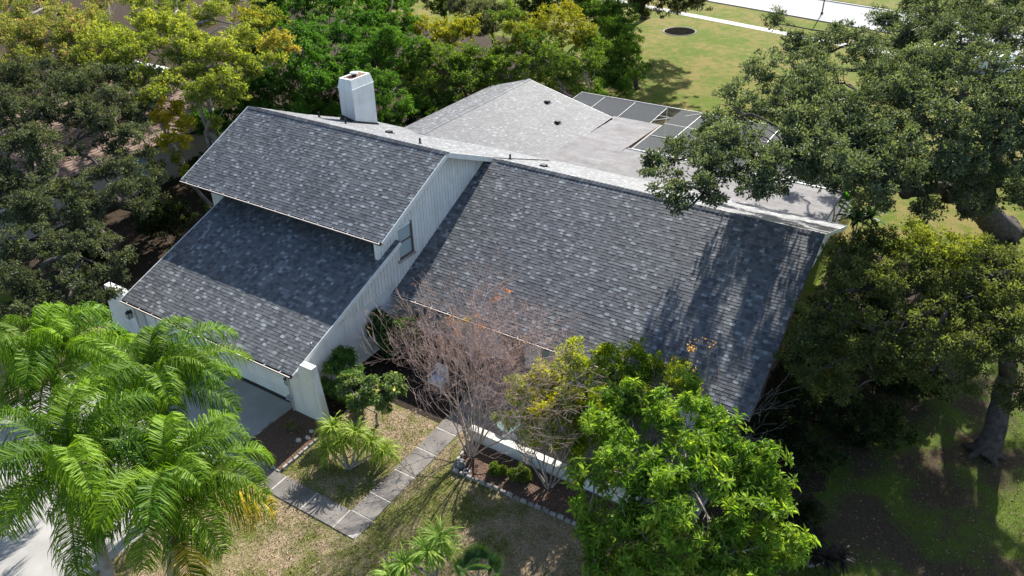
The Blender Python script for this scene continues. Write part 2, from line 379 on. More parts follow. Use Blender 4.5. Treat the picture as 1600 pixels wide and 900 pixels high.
# ------------------------------------------------------------------ the house
H = thing('house', (0, 0, 0), 'white stucco house with dark grey shingled gable roofs and an attached garage', 'house')
S1, S2, S3 = .473, .473, .3776
PAL = np.array([(.062, .067, .077), (.093, .099, .109), (.115, .121, .131), (.152, .161, .170), (.25, .268, .278)])
PRB = [.19, .32, .27, .15, .07]
RESERVED = []                                        # shingle candidates for single parts
def shingles(parent, O, ux, uy, width, length, expo=.143, single=None, seed=0, tone=1.0, soft=1.0):
    """courses of laminated shingles on the plane through O spanned by unit vectors ux (eave) and uy (up the slope)"""
    r = np.random.default_rng(seed)
    O = np.array(O, float); ux = np.array(ux, float); uy = np.array(uy, float); nz = np.cross(ux, uy)
    if nz[2] < 0: nz = -nz
    nc = int(math.ceil(length / expo)); X0 = []; X1 = []; B = []; T = []; C = []
    for k in range(nc):
        x = -r.uniform(0, .25); last = 2
        while x < width:
            w = r.choice([.09, .12, .15, .18, .22, .30], p=[.10, .2, .27, .22, .15, .06])
            a, b2 = max(x, 0), min(x + w, width)
            if b2 - a > .02:
                ci = r.choice(5, p=PRB)
                if ci == 4 and last == 4: ci = 1
                last = ci
                X0.append(a); X1.append(b2); B.append(k * expo + r.normal(0, .0015))
                T.append((.0115 if ci in (1, 3, 4) else .0075) + r.uniform(-.001, .0015)); C.append((PAL[ci] * soft + PAL[1:3].mean(0) * (1 - soft)) * r.uniform(.9, 1.1) * tone)
            x += w
    X0 = np.array(X0); X1 = np.array(X1); B = np.array(B); T = np.array(T); C = np.array(C)
    top = np.minimum(B + expo + .012, length + .02)
    pts = lambda a, b_, h: O + a[:, None] * ux + b_[:, None] * uy + np.asarray(h)[:, None] * nz
    z0 = np.zeros_like(T)
    V = np.stack([pts(X0, B, T), pts(X1, B, T), pts(X1, top, z0 + .0035), pts(X0, top, z0 + .0035), pts(X0, B, z0), pts(X1, B, z0), pts(X0, top, z0), pts(X1, top, z0)], 1)
    if single is not None:
        cen = V[:, :4].mean(1); dist = np.linalg.norm(cen - CAM, axis=1)
        size = (X1 - X0) / dist; ok = single(cen) & (X1 - X0 > .09)
        RESERVED.append([V, C, size * ok, parent])
        return
    emit_shingles(parent, V, C)
QF = np.array([[0, 1, 2, 3], [4, 5, 1, 0], [6, 4, 0, 3], [5, 7, 2, 1]])
def emit_shingles(parent, V, C):
    n = len(V); q = (QF[None] + np.arange(n)[:, None, None] * 8).reshape(-1, 4)
    me = mesh_of('shingle_courses', (V - org(parent)).reshape(-1, 3), q, None, [M['shingle']], np.repeat(C, 4, 0))
    props(link('shingle_courses', me, parent), kind='stuff')
def slope(label, corners, thick=.16, mat='underlay'):
    """roof slab from four corners of its top face"""
    mb = MB(); c = [np.array(p, float) for p in corners]
    mb.hexa([p - (0, 0, thick) for p in c] + [p - (0, 0, .004) for p in c])
    o = mb.build('roof_slope', M[mat], H); o['label'] = label; return o
def unit(v): v = np.array(v, float); return v / np.linalg.norm(v)
GX0, XR = -10.02, 0.0
UX0, UXR = -11.94, .07
RX0, RXR = -.42, 14.84
zg = lambda y: 2.035 + S3 * y
zu = lambda y: 5.008 + S1 * (y - 5.376)
RY0, RY1, RZ1 = 6.04, 13.32, 5.68
zr = lambda y: RZ1 - S2 * (RY1 - y)
UY0, UY1, UZ1 = 5.376, 9.90, 7.15
SBL, SBR = .37, .382
zbl = lambda y: (UZ1 - .418 * (y - UY1)) if y < RY1 else (5.72 - .38 * (y - RY1))
zbr = lambda y: RZ1 - SBR * (y - RY1)
garage = slope('lower garage roof slope in front', [(GX0, .02, zg(.02)), (XR, .02, zg(.02)), (XR, 6.5, zg(6.5)), (GX0, 6.5, zg(6.5))])
upper = slope('upper roof slope above the garage', [(UX0, UY0, zu(UY0)), (UXR, UY0, zu(UY0)), (UXR, UY1, UZ1), (UX0, UY1, UZ1)])
main = slope('long main roof slope right of the gable wall', [(RX0, RY0, zr(RY0)), (RXR, RY0, zr(RY0)), (RXR, RY1, RZ1), (RX0, RY1, RZ1)])
rearl = slope('sunlit slope behind the upper ridge', [(UX0, UY1, UZ1), (UXR, UY1, UZ1), (UXR, RY1, 5.72), (UX0, RY1, 5.72)])
rearm = slope('shallower sunlit slope that carries the chimney', [(UX0, RY1, 5.72), (UXR, RY1, 5.72), (UXR, 18.6, zbl(18.6)), (UX0, 18.6, zbl(18.6))])
rearr = slope('sunlit slope behind the main ridge', [(UXR + .003, RY1, RZ1), (RXR, RY1, RZ1), (RXR, 19.6, zbr(19.6)), (UXR + .003, 19.6, zbr(19.6))])
WRX, WRZ, WY0, WY1 = -6.7, 4.55, 16.2, 27.9
WEX, WEZ, WWX, WWZ = -.7, 3.05, -9.8, 3.62
wing_e = slope('long low slope of the rear wing', [(WRX, WY0, WRZ), (WEX, WY0, WEZ), (WEX, WY1, WEZ), (WRX, WY1, WRZ)])
wing_w = slope('short far slope of the rear wing', [(WWX, WY0, WWZ), (WRX, WY0, WRZ), (WRX, WY1, WRZ), (WWX, WY1, WWZ)])
X = (1, 0, 0)
seen_g = lambda c: (c[:, 0] > -7) & (c[:, 1] < 3.3)
seen_m = lambda c: (c[:, 0] > .9) & (c[:, 0] < 9.0) & (c[:, 1] < 9)
shingles(garage, (GX0, .0, zg(0)), X, unit((0, 1, S3)), XR - GX0, 6.5 * math.hypot(1, S3), single=seen_g, seed=1)
shingles(main, (RX0, RY0 - .02, zr(RY0 - .02)), X, unit((0, 1, S2)), RXR - RX0, (RY1 - RY0) * math.hypot(1, S2), single=seen_m, seed=2)
shingles(upper, (UX0, UY0 - .02, zu(UY0 - .02)), X, unit((0, 1, S1)), UXR - UX0, (UY1 - UY0) * math.hypot(1, S1), seed=3)
shingles(rearm, (UX0, 18.6, zbl(18.6)), X, unit((0, -1, .38)), UXR - UX0, (18.6 - RY1) * math.hypot(1, .38), seed=4)
shingles(rearl, (UX0, RY1, 5.72), X, unit((0, -1, .418)), UXR - UX0, (RY1 - UY1) * math.hypot(1, .418), seed=8)
shingles(rearr, (UXR + .003, 19.6, zbr(19.6)), X, unit((0, -1, SBR)), RXR - UXR, 6.28 * math.hypot(1, SBR), seed=5)
se = unit((WRX - WEX, 0, WRZ - WEZ)); shingles(wing_e, (WEX, WY0, WEZ), (0, 1, 0), se, WY1 - WY0, math.hypot(WRX - WEX, WRZ - WEZ), seed=6, tone=.92, soft=.6)
sw = unit((WRX - WWX, 0, WRZ - WWZ)); shingles(wing_w, (WWX, WY0, WWZ), (0, 1, 0), sw, WY1 - WY0, math.hypot(WRX - WWX, WRZ - WWZ), seed=7)
allsz = np.concatenate([r_[2] for r_ in RESERVED]); cut = np.sort(allsz)[-300]
SMAT = {}
for V, C, sz, par in RESERVED:
    pick = sz >= cut
    emit_shingles(par, V[~pick], C[~pick])
    for v, c in zip(V[pick], C[pick]):
        base = v.mean(0); me = mesh_of('shingle', v - base, QF, None, [M['shingle']], np.repeat(c[None], 4, 0))
        link('shingle', me, par, base - org(par))
# ridge caps, piece by piece
def ridge(parent, a, b, sa, sb, step=.2, axis=1, wid=.15):
    a = np.array(a, float); b = np.array(b, float); n = int(np.linalg.norm(b - a) / step); d = (b - a) / n; u = unit(d); s = np.array([u[1], -u[0], 0])
    V = []; Q = []; C = []
    for k in range(n):
        p0 = a + d * k; p1 = a + d * (k + 1.15); h0, h1 = .016, .034; c = PAL[rng.choice(4, p=[.3, .35, .25, .1])]
        for (p, h) in ((p0, h0), (p1, h1)):
            V += [p + s * wid + np.array((0, 0, h - sa * wid)), p + np.array((0, 0, h + .008)), p - s * wid + np.array((0, 0, h - sb * wid))]
        i = len(V) - 6; Q += [(i, i + 1, i + 4, i + 3), (i + 1, i + 2, i + 5, i + 4)]; C += [c, c]
        V += [p1 + s * wid + np.array((0, 0, .0 - sa * wid)), p1 + np.array((0, 0, .005)), p1 - s * wid + np.array((0, 0, .0 - sb * wid))]
        j = len(V) - 3; Q += [(i + 3, i + 4, j + 1, j), (i + 4, i + 5, j + 2, j + 1)]; C += [c * .8, c * .8]
    me = mesh_of('ridge_cap', V, Q, None, [M['shingle']], np.array(C)); props(link('ridge_cap', me, parent), kind='stuff')
ridge(upper, (UX0, UY1, UZ1), (UXR, UY1, UZ1), S1, SBL)
ridge(main, (UXR + .3, RY1, RZ1), (RXR, RY1, RZ1), S2, SBR)
ridge(wing_e, (WRX, WY0, WRZ), (WRX, WY1, WRZ), .25, .3)
# fascia and rake boards
def board(name, a, b, w=.035, h=.17, mat='white', dz=-.09): MB().bar(np.array(a) + (0, 0, dz), np.array(b) + (0, 0, dz), w, h).build(name, M[mat], H)
board('rake_board', (XR + .018, .0, zg(0)), (XR + .018, 6.5, zg(6.5)), dz=-.07); board('rake_board', (GX0 - .018, 0, zg(0)), (GX0 - .018, 6.5, zg(6.5)), dz=-.07)
board('rake_board', (UXR + .018, UY0, zu(UY0)), (UXR + .018, UY1, UZ1), h=.2, dz=-.085); board('rake_board', (UX0 - .018, UY0, zu(UY0)), (UX0 - .018, UY1, UZ1), h=.2)
board('rake_board', (UXR + .0215, UY1 + .03, UZ1 - .012), (UXR + .0215, RY1 - .02, zbl(RY1 - .02)), h=.22, w=.04, dz=-.1)
board('rake_board', (UX0 - .018, UY1, UZ1), (UX0 - .018, RY1, 5.72)); board('rake_board', (UX0 - .0185, RY1, 5.72), (UX0 - .0185, 18.6, zbl(18.6)))
board('rake_board', (RXR + .012, RY0, zr(RY0)), (RXR + .012, RY1, RZ1), h=.1, w=.025, dz=-.06, mat='dark_wood'); board('rake_board', (RXR + .018, RY1, RZ1), (RXR + .018, 19.6, zbr(19.6)), dz=-.08)
board('rake_board', (WRX, WY1 + .02, WRZ), (WEX, WY1 + .02, WEZ)); board('rake_board', (WRX, WY1 + .02, WRZ), (WWX, WY1 + .02, WWZ))
board('fascia_board', (GX0, -.0, zg(0)), (XR, -.0, zg(0)), h=.18, dz=-.1); board('fascia_board', (UX0, UY0 - .015, zu(UY0)), (UXR, UY0 - .015, zu(UY0)), h=.18, dz=-.1)
board('fascia_board', (RX0 + .15, RY0 - .015, zr(RY0)), (RXR, RY0 - .015, zr(RY0)), h=.18, dz=-.1)
# gutters: open troughs, brown inside with a pale lip, small straps across
def gutter(x0, x1, y, z, label=None, depth=.085, wide=.13):
    prof = [(-.0, 0), (-.0, -depth), (-wide * .8, -depth), (-wide, -.02), (-wide, .008), (-wide + .03, .008), (-wide + .03, -.015), (-wide * .75, -depth + .015), (-.02, -depth + .015), (-.02, 0)]
    mb = MB(); n = len(prof)
    V = [(x, y + p, z + q) for x in (x0, x1) for p, q in prof]
    mb.k = 0; F = [(i, (i + 1) % n, (i + 1) % n + n, i + n) for i in range(n)]
    mb.add(V, F); mb.mi = [1 if i in (3, 4, 5) else 0 for i in range(n)]
    gu = mb.build('gutter', [M['brown_metal'], M['gutter_lip']], H, label=label)
    st = MB()
    x = x0 + .4
    while x < x1: st.box((x, y - wide, z + .006), (x + .03, y + .02, z + .016)); x += .82
    st.build('gutter_strap', M['stone'], gu)
gutter(GX0 + .02, XR - .02, -.02, zg(0) - .03); gutter(UX0 + .02, UXR - .02, UY0 - .035, zu(UY0) - .03); gutter(RX0 + .16, RXR - .02, RY0 - .035, zr(RY0) - .03)
# walls
w = MB()
w.prism([(-.5, .5, 0), (-.5, 6.9, 0), (-.5, 6.9, 2.3), (-.5, 5.9, 2.62), (-.5, 1.55, 2.48), (-.5, .5, 2.06)], (.2, 0, 0))            # garage side
w.box((-9.72, .47, 0), (-8.9, .62, 1.96)); w.box((-1.1, .47, 0), (-.5, .62, 1.96)); w.box((-8.9, .47, 1.93), (-1.1, .62, 1.99))      # garage front piers and header
w.prism([(-9.9, .5, 0), (-9.9, 6.4, 0), (-9.9, 6.4, zg(6.4) - .2), (-9.9, .5, zg(.5) - .2)], (.18, 0, 0))
w.prism([(-11.65, 6.55, 0), (-11.65, 18.3, 0), (-11.65, 18.3, zbl(18.3) - .2), (-11.65, UY1, UZ1 - .2), (-11.65, 6.55, zu(6.55) - .2)], (.18, 0, 0))
w.box((-11.65, 6.5, 0), (-.55, 6.68, 5.02))
w.box((-.3, 6.95, 0), (13.3, 7.1, 2.2))                                                                                             # entry side
w.prism([(13.3, 6.95, 0), (13.3, 19.3, 0), (13.3, 19.3, zbr(19.3) - .2), (13.3, RY1, RZ1 - .2), (13.3, 6.95, zr(6.95) - .2)], (.18, 0, 0))
w.prism([(-.62, 6.7, 0), (-.62, 18.3, 0), (-.62, 18.3, zbl(18.3) - .2), (-.62, UY1, UZ1 - .2), (-.62, 6.7, zu(6.7) - .2)], (.18, 0, 0))  # core of the gable wall
w.box((-9.5, 18.7, 0), (-9.3, 27.4, 3.5)); w.box((-9.3, 27.2, 0), (1.9, 27.4, 2.8))
w.prism([(-9.3, 27.42, 2.8), (-6.7, 27.42, 4.4), (-.8, 27.42, 2.9), (-.8, 27.42, 2.8)], (0, .1, 0))
w.box((1.7, 23.4, 0), (1.9, 27.2, 2.6)); w.box((1.9, 23.2, 0), (13.4, 23.4, 2.6)); w.box((13.4, 19.3, 0), (13.6, 23.4, 2.7))
w.build('wall', M['stucco'], H)
# soffits
sf = MB(); sf.hexa([(GX0 + .1, .03, 1.80), (XR - .05, .03, 1.80), (XR - .05, .5, 1.93), (GX0 + .1, .5, 1.93), (GX0 + .1, .03, 1.84), (XR - .05, .03, 1.84), (XR - .05, .5, 1.97), (GX0 + .1, .5, 1.97)])
sf.hexa([(-.28, RY0 + .03, 2.03), (14.4, RY0 + .03, 2.03), (14.4, 6.95, 2.12), (-.28, 6.95, 2.12), (-.28, RY0 + .03, 2.06), (14.4, RY0 + .03, 2.06), (14.4, 6.95, 2.15), (-.28, 6.95, 2.15)])
sf.build('soffit', M['white'], H)
# wing walls at both ends of the garage front
MB().prism([(-.5, .17, 0), (1.09, .17, 0), (.84, .17, 2.49), (.27, .17, 2.49), (.03, .17, 2.0), (-.5, .17, 1.83)], (0, .27, 0)).build('wing_wall', M['stucco'], H, label='battered white wing wall at the garage corner by the mulch bed')
MB().prism([(-9.55, .17, 0), (-11.8, .17, 0), (-11.45, .17, 2.2), (-10.3, .17, 2.2), (-10.05, .17, 1.95), (-9.55, .17, 1.83)], (0, .27, 0)).build('wing_wall', M['stucco'], H, label='white wing wall at the far end of the garage')
# sectional garage door
gd = MB().box((-8.9, .56, .02), (-1.1, .60, 1.93)).build('garage_door', M['white'], H)
for k in range(4):
    mb = MB(); z0 = .03 + k * .475; mb.box((-8.88, .53, z0), (-1.12, .558, z0 + .465)); mb.build('door_panel', M['white'], gd)
MB().box((-8.9, .40, .004), (-1.1, .53, .03)).build('door_seal', M['black'], gd)
# board siding on the gable wall
ztop = lambda y: (zg(y) - .14) if y < 5.4 else ((zu(y) - .17) if y < UY1 else zbl(y) - .19)
zbot = lambda y: 2.56 if y < 6.2 else zr(y) + .015
sid = MB().prism([(-.44, 1.5, 2.5), (-.44, 6.0, 2.5), (-.44, 13.1, zr(13.1) - .1), (-.44, 13.1, zbl(13.1) - .25), (-.44, UY1, UZ1 - .22), (-.44, 5.4, zu(5.4) - .2), (-.44, 5.4, zg(5.4) - .2)], (.16, 0, 0)).build('gable_siding', M['white'], H)
y = 1.62
while y < 13.05:
    y1 = y + .165; a, b_ = ztop(y), ztop(y1)
    if y < 5.4 <= y1: b_ = a
    c0, c1 = zbot(y), zbot(y1)
    if a - c0 > .03 and b_ - c1 > .02:
        MB().prism([(-.28, y, c0), (-.28, y1, c1), (-.28, y1, b_), (-.28, y, a)], (.03, 0, 0)).build('siding_board', M['white'], sid)
    y += .2
MB().box((-.285, 1.3, 2.50), (-.24, 6.05, 2.553)).build('skirt_board', M['white'], sid)
# window in the gable wall
wf = MB().box((-.26, 7.44, 3.50), (-.19, 7.53, 4.96)).box((-.26, 6.60, 3.50), (-.19, 7.44, 3.57)).build('window', M['dark_wood'], H)
MB().box((-.26, 6.54, 3.50), (-.20, 6.60, 4.96)).box((-.26, 6.60, 4.88), (-.20, 7.44, 4.96)).build('frame', M['white'], wf)
MB().box((-.25, 6.60, 4.22), (-.215, 7.44, 4.28)).build('mullion', M['dark_wood'], wf)
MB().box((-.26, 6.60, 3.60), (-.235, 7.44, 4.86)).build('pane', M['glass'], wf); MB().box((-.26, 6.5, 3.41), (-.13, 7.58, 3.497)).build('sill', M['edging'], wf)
# entry wall: door, glazing, posts
for (x0, x1) in ((.6, 2.1), (6.4, 8.2), (9.4, 11.2)):
    f = MB().box((x0, 6.90, .35), (x0 + .07, 6.948, 2.0)).box((x1 - .07, 6.90, .35), (x1, 6.948, 2.0)).box((x0 + .07, 6.90, 1.93), (x1 - .07, 6.948, 2.0)).box((x0 + .07, 6.90, .35), (x1 - .07, 6.948, .42)).build('window', M['dark_wood'], H)
    mdl = (x0 + x1) / 2; MB().box((mdl - .03, 6.905, .42), (mdl + .03, 6.945, 1.93)).build('mullion', M['dark_wood'], f)
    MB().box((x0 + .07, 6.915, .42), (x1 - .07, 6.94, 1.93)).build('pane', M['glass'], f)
dd = MB().box((4.65, 6.90, .02), (5.6, 6.945, 2.0)).build('entry_door', M['dark_wood'], H); MB().ball((5.5, 6.87, 1.0), (.035, .035, .035)).build('door_handle', M['stone'], dd)
for x in (3.4, 8.8, 12.6): MB().box((x, 6.2, 0), (x + .14, 6.34, 2.03)).build('porch_post', M['white'], H)
# downspouts
for pts in ([(-.62, -.02, 1.9), (-.52, .12, 1.72), (-.50, .13, .06)], [(-9.5, -.02, 1.9), (-9.62, .12, 1.72), (-9.62, .13, .05)]):
    MB().tube(pts, .032, 6).build('downspout', M['stone'], H)
# wall lanterns
for x, yw in ((-.80, .47), (-9.95, .17)):
    yc = yw - .15
    lb = MB().box((x - .05, yw - .02, 1.200), (x + .05, yw - .002, 1.420)).box((x - .015, yc, 1.385), (x + .015, yw - .02, 1.410)).box((x - .10, yc - .10, 1.320), (x + .10, yc + .10, 1.350)).tube([(x, yc, 1.350), (x, yc, 1.460)], [.11, .015], 6).box((x - .06, yc - .06, 1.040), (x + .06, yc + .06, 1.062))
    for a in (-.075, .075):
        for b_ in (-.075, .075): lb.box((x + a - .009, yc + b_ - .009, 1.050), (x + a + .009, yc + b_ + .009, 1.320))
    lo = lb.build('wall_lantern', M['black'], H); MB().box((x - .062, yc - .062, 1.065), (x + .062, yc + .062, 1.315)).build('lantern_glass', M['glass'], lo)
# chimney
cx0, cx1, cy0, cy1 = -10.84, -9.87, 15.0, 16.7
ch = MB().box((cx0, cy0, 4.0), (cx1, cy1, 6.90)).build('chimney', M['chimney'], H)
b8 = [(cx0 - .02, cy0 - .02), (cx1 + .02, cy0 - .02), (cx1 + .02, cy1 + .02), (cx0 - .02, cy1 + .02)]; i8 = [(cx0 + .05, cy0 + .10), (cx1 - .09, cy0 + .10), (cx1 - .09, cy1 - .10), (cx0 + .05, cy1 - .10)]
MB().hexa([(*p, 6.88) for p in b8] + [(*p, 7.36) for p in i8]).build('chimney_cap', M['chimney'], ch)
MB().box((cx0 - .035, cy0 - .035, 6.85), (cx1 + .035, cy1 + .035, 6.88)).build('cap_band', M['white'], ch)
tp = MB(); q = [(cx0 + .16, cy0 + .22), (cx1 - .16, cy0 + .22), (cx1 - .16, cy1 - .22), (cx0 + .16, cy1 - .22)]
tp.add([(*p, 7.364) for p in q], [(0, 1, 2, 3)]); tp.build('chimney_top', M['rust'], ch)
MB().tube([(-10.35, 15.8, 7.37), (-10.35, 15.8, 7.50)], .13, 14).build('flue', M['black'], ch)
MB().tube([(-10.35, 15.8, 7.50), (-10.35, 15.8, 7.55), (-10.35, 15.8, 7.60)], [.23, .21, .06], 16).build('flue_cap', M['white'], ch)
fl = MB(); zz = lambda y: zbl(y)
fl.prism([(cx0 - .05, cy0 - .12, zz(cy0) + .03), (cx0 - .05, cy1 + .05, zz(cy1) + .0), (cx0 - .05, cy1 + .05, zz(cy1) + .14), (cx0 - .05, cy0 - .02, zz(cy0) + .2)], (.045, 0, 0))
fl.prism([(cx1 + .005, cy0 - .05, zz(cy0) + .03), (cx1 + .005, cy1 + .05, zz(cy1) + .0), (cx1 + .005, cy1 + .05, zz(cy1) + .10), (cx1 + .005, cy0 - .02, zz(cy0) + .12)], (.04, 0, 0))
fl.prism([(cx0 - .05, cy0 - .15, zz(cy0 - .15) + .02), ((cx0 + cx1) / 2 - .1, cy0 - .3, zz(cy0) + .12), (cx1 + .02, cy0 - .03, zz(cy0) + .1), (cx0, cy0 - .02, zz(cy0) + .3)], (0, .02, 0))
fl.build('flashing', M['black'], ch)
# roof vents and pipes on the rear slopes
def vent(x, y, z, s=.0, box=True):
    if box:
        mb = MB().hexa([(x - .16, y - .14, z), (x + .16, y - .14, z), (x + .16, y + .14, z - .05), (x - .16, y + .14, z - .05), (x - .13, y - .12, z + .13), (x + .13, y - .12, z + .13), (x + .14, y + .14, z + .11), (x - .14, y + .14, z + .11)])
        mb.box((x - .22, y - .2, z - .045), (x + .22, y + .2, z - .02)); mb.build('roof_vent', M['black'], H)
    else:
        MB().tube([(x, y, z - .1), (x, y, z + .28)], .045, 8).tube([(x, y, z - .03), (x, y, z + .06)], [.11, .05], 8).build('vent_pipe', M['black'], H)
vent(-6.35, 13.6, zbl(13.6)); vent(-10.9, 13.4, zbl(13.4) + .02, box=False); vent(1.92, 14.78, zbr(14.78))
vent(-2.5, 11.3, zbl(11.3), box=False); vent(-8.85, 13.2, zbl(13.2), box=False); vent(.2, 14.6, zbr(14.6), box=False)
we = lambda x: WRZ - (x - WRX) * .25
vent(-4.29, 26.03, we(-4.29)); vent(-2.55, 24.22, we(-2.55))
# low slope roof: overlapping rolls of membrane
fr = MB().hexa([(WEX - .2, 18.2, 3.10), (2.2, 18.2, 3.10), (2.2, 28.5, 2.70), (WEX - .2, 28.5, 2.70), (WEX - .2, 18.2, 3.28), (2.2, 18.2, 3.28), (2.2, 28.5, 2.88), (WEX - .2, 28.5, 2.88)])
fr.hexa([(2.204, 18.2, 3.10), (13.9, 18.2, 3.10), (13.9, 23.6, 2.88), (2.204, 23.6, 2.88), (2.204, 18.2, 3.28), (13.9, 18.2, 3.28), (13.9, 23.6, 3.06), (2.204, 23.6, 3.06)])
fo = fr.build('roof_slope', M['flat'], H, label='pale low slope membrane roof beside the pool enclosure')
zf = lambda y: 3.28 - (y - 18.2) * .0388
yy = 18.2
while yy < 28.4:
    y1 = min(yy + .95, 28.5); x1 = 13.9 if y1 <= 23.7 else 2.2; y1b = 23.6 if (x1 > 3 and y1 > 23.5) else y1
    MB().hexa([(WEX - .18, yy, zf(yy) - .01), (x1 - .01, yy, zf(yy) - .01), (x1 - .01, y1b, zf(y1b) - .01), (WEX - .18, y1b, zf(y1b) - .01), (WEX - .18, yy, zf(yy) + .012), (x1 - .01, yy, zf(yy) + .012), (x1 - .01, y1b, zf(y1b) + .034), (WEX - .18, y1b, zf(y1b) + .034)]).build('membrane_sheet', M['flat'], fo)
    yy = y1b if y1b < y1 else y1
board('fascia_board', (2.225, 23.62, zf(23.6)), (2.225, 28.5, zf(28.5)), h=.2, mat='dark_wood', dz=-.06); MB().box((2.25, 23.62, 2.80), (2.38, 28.5, 2.90)).build('gutter', M['brown_metal'], H)
board('fascia_board', (2.3, 23.63, zf(23.6)), (13.9, 23.63, zf(23.6)), h=.2, dz=-.07); board('fascia_board', (WEX - .2, 28.52, zf(28.5)), (2.2, 28.52, zf(28.5)), h=.18, dz=-.07)
# ------------------------------------------------------------------ pool enclosure
PE = thing('pool_enclosure', (3, 27, 0), 'white framed screen enclosure roof beside the pale flat roof', 'screen enclosure')
EX0, EX1, EY0, EY1, EZ = -4.7, 13.6, 28.6, 31.4, 3.05
def beam(a, b, w=.08): w *= .45; MB().bar(a, b, w, w).build('beam', M['screen_frame'], PE)
xsb = [-4.7, -2.9, -.7, 1.5, 3.9, 6.3, 8.7, 11.1, 13.6]
beam((EX0, EY1, EZ), (EX1, EY1, EZ), .09); beam((EX0, EY0 + .03, 2.78), (2.2, EY0 + .03, 2.78), .07)
for x in xsb:
    y0 = EY0 if x < 2.2 else 23.8
    beam((x, y0, 2.82 if x < 2.2 else 3.0), (x, EY1, EZ - .04)); beam((x + .001, EY1 + .0, 0), (x + .001, EY1, EZ - .05), .07)
beam((2.45, 26.3, 3.03), (EX1, 26.3, 3.03), .06); beam((2.45, 28.6, 3.0), (EX1, 28.6, 3.0), .06); beam((EX0, 30.0, 2.91), (2.2, 30.0, 2.91), .05)
beam((1.5, 29.0, 2.9), (3.9, 31.2, 3.07), .06); beam((2.45, 23.85, 3.02), (13.6, 23.85, 3.02), .06)
for x0, x1 in zip(xsb, xsb[1:]):
    y0 = EY0 if x1 < 2.2 else 23.9
    if x0 < 2.2 < x1: x0b = 2.42
    else: x0b = x0
    mb = MB(); mb.add([(x0b + .05, y0 + .05, (2.84 if x1 < 2.2 else 2.985)), (x1 - .05, y0 + .05, (2.84 if x1 < 2.2 else 2.985)), (x1 - .05, EY1 - .05, EZ - .02), (x0b + .05, EY1 - .05, EZ - .02)], [(0, 1, 2, 3)]); mb.build('screen_panel', M['screen'], PE)
    mb = MB(); mb.add([(x0 + .05, EY1, .1), (x1 - .05, EY1, .1), (x1 - .05, EY1, EZ - .06), (x0 + .05, EY1, EZ - .06)], [(0, 1, 2, 3)]); mb.build('screen_panel', M['screen'], PE)
pd = structure('pool_deck', MB().box((2.0, 23.4, -.05), (13.6, 31.3, .01)).box((-4.6, 27.5, -.05), (1.99, 31.3, .01)), M['concrete'])
# ------------------------------------------------------------------ vegetation
def nrm(a): return a / (np.linalg.norm(a, axis=-1, keepdims=True) + 1e-9)
def leaf_mesh(parent, name, cen, d, n, L, Wd, col, mat, fold=.12, kind=None):
    """diamond leaves folded along the midrib; cen,d,n (k,3), L,Wd (k,)"""
    s = nrm(np.cross(d, n)); n2 = np.cross(s, d)
    L = L[:, None]; Wd = Wd[:, None]
    V = np.stack([cen, cen + d * L * .45 + s * Wd / 2 + n2 * L * fold, cen + d * L - n2 * L * fold * .6, cen + d * L * .45 - s * Wd / 2 + n2 * L * fold], 1)
    k = len(cen); i = np.arange(k)[:, None] * 4
    T = np.concatenate([i + [[0, 1, 2]], i + [[0, 2, 3]]], 1).reshape(-1, 3)
    me = mesh_of(name, (V - org(parent)).reshape(-1, 3), None, T, [mat], np.repeat(col, 2, 0))
    return props(link(name, me, parent), kind=kind)
def limb_path(a, b, r, sag=.12, n=5, up=.15):
    a = np.array(a); b = np.array(b); L = np.linalg.norm(b - a); pts = []
    j = np.array([random.gauss(0, 1) for _ in range(3)]) * L * sag * .6; k2 = np.array([random.gauss(0, 1) for _ in range(3)]) * L * sag * .3
    for i in range(n + 1):
        t = i / n; p = a + (b - a) * t + j * math.sin(math.pi * t) + k2 * math.sin(2 * math.pi * t); p[2] += up * L * math.sin(math.pi * t) * .5; pts.append(p)
    return pts
TREE_N = 0; LAI = 3.05
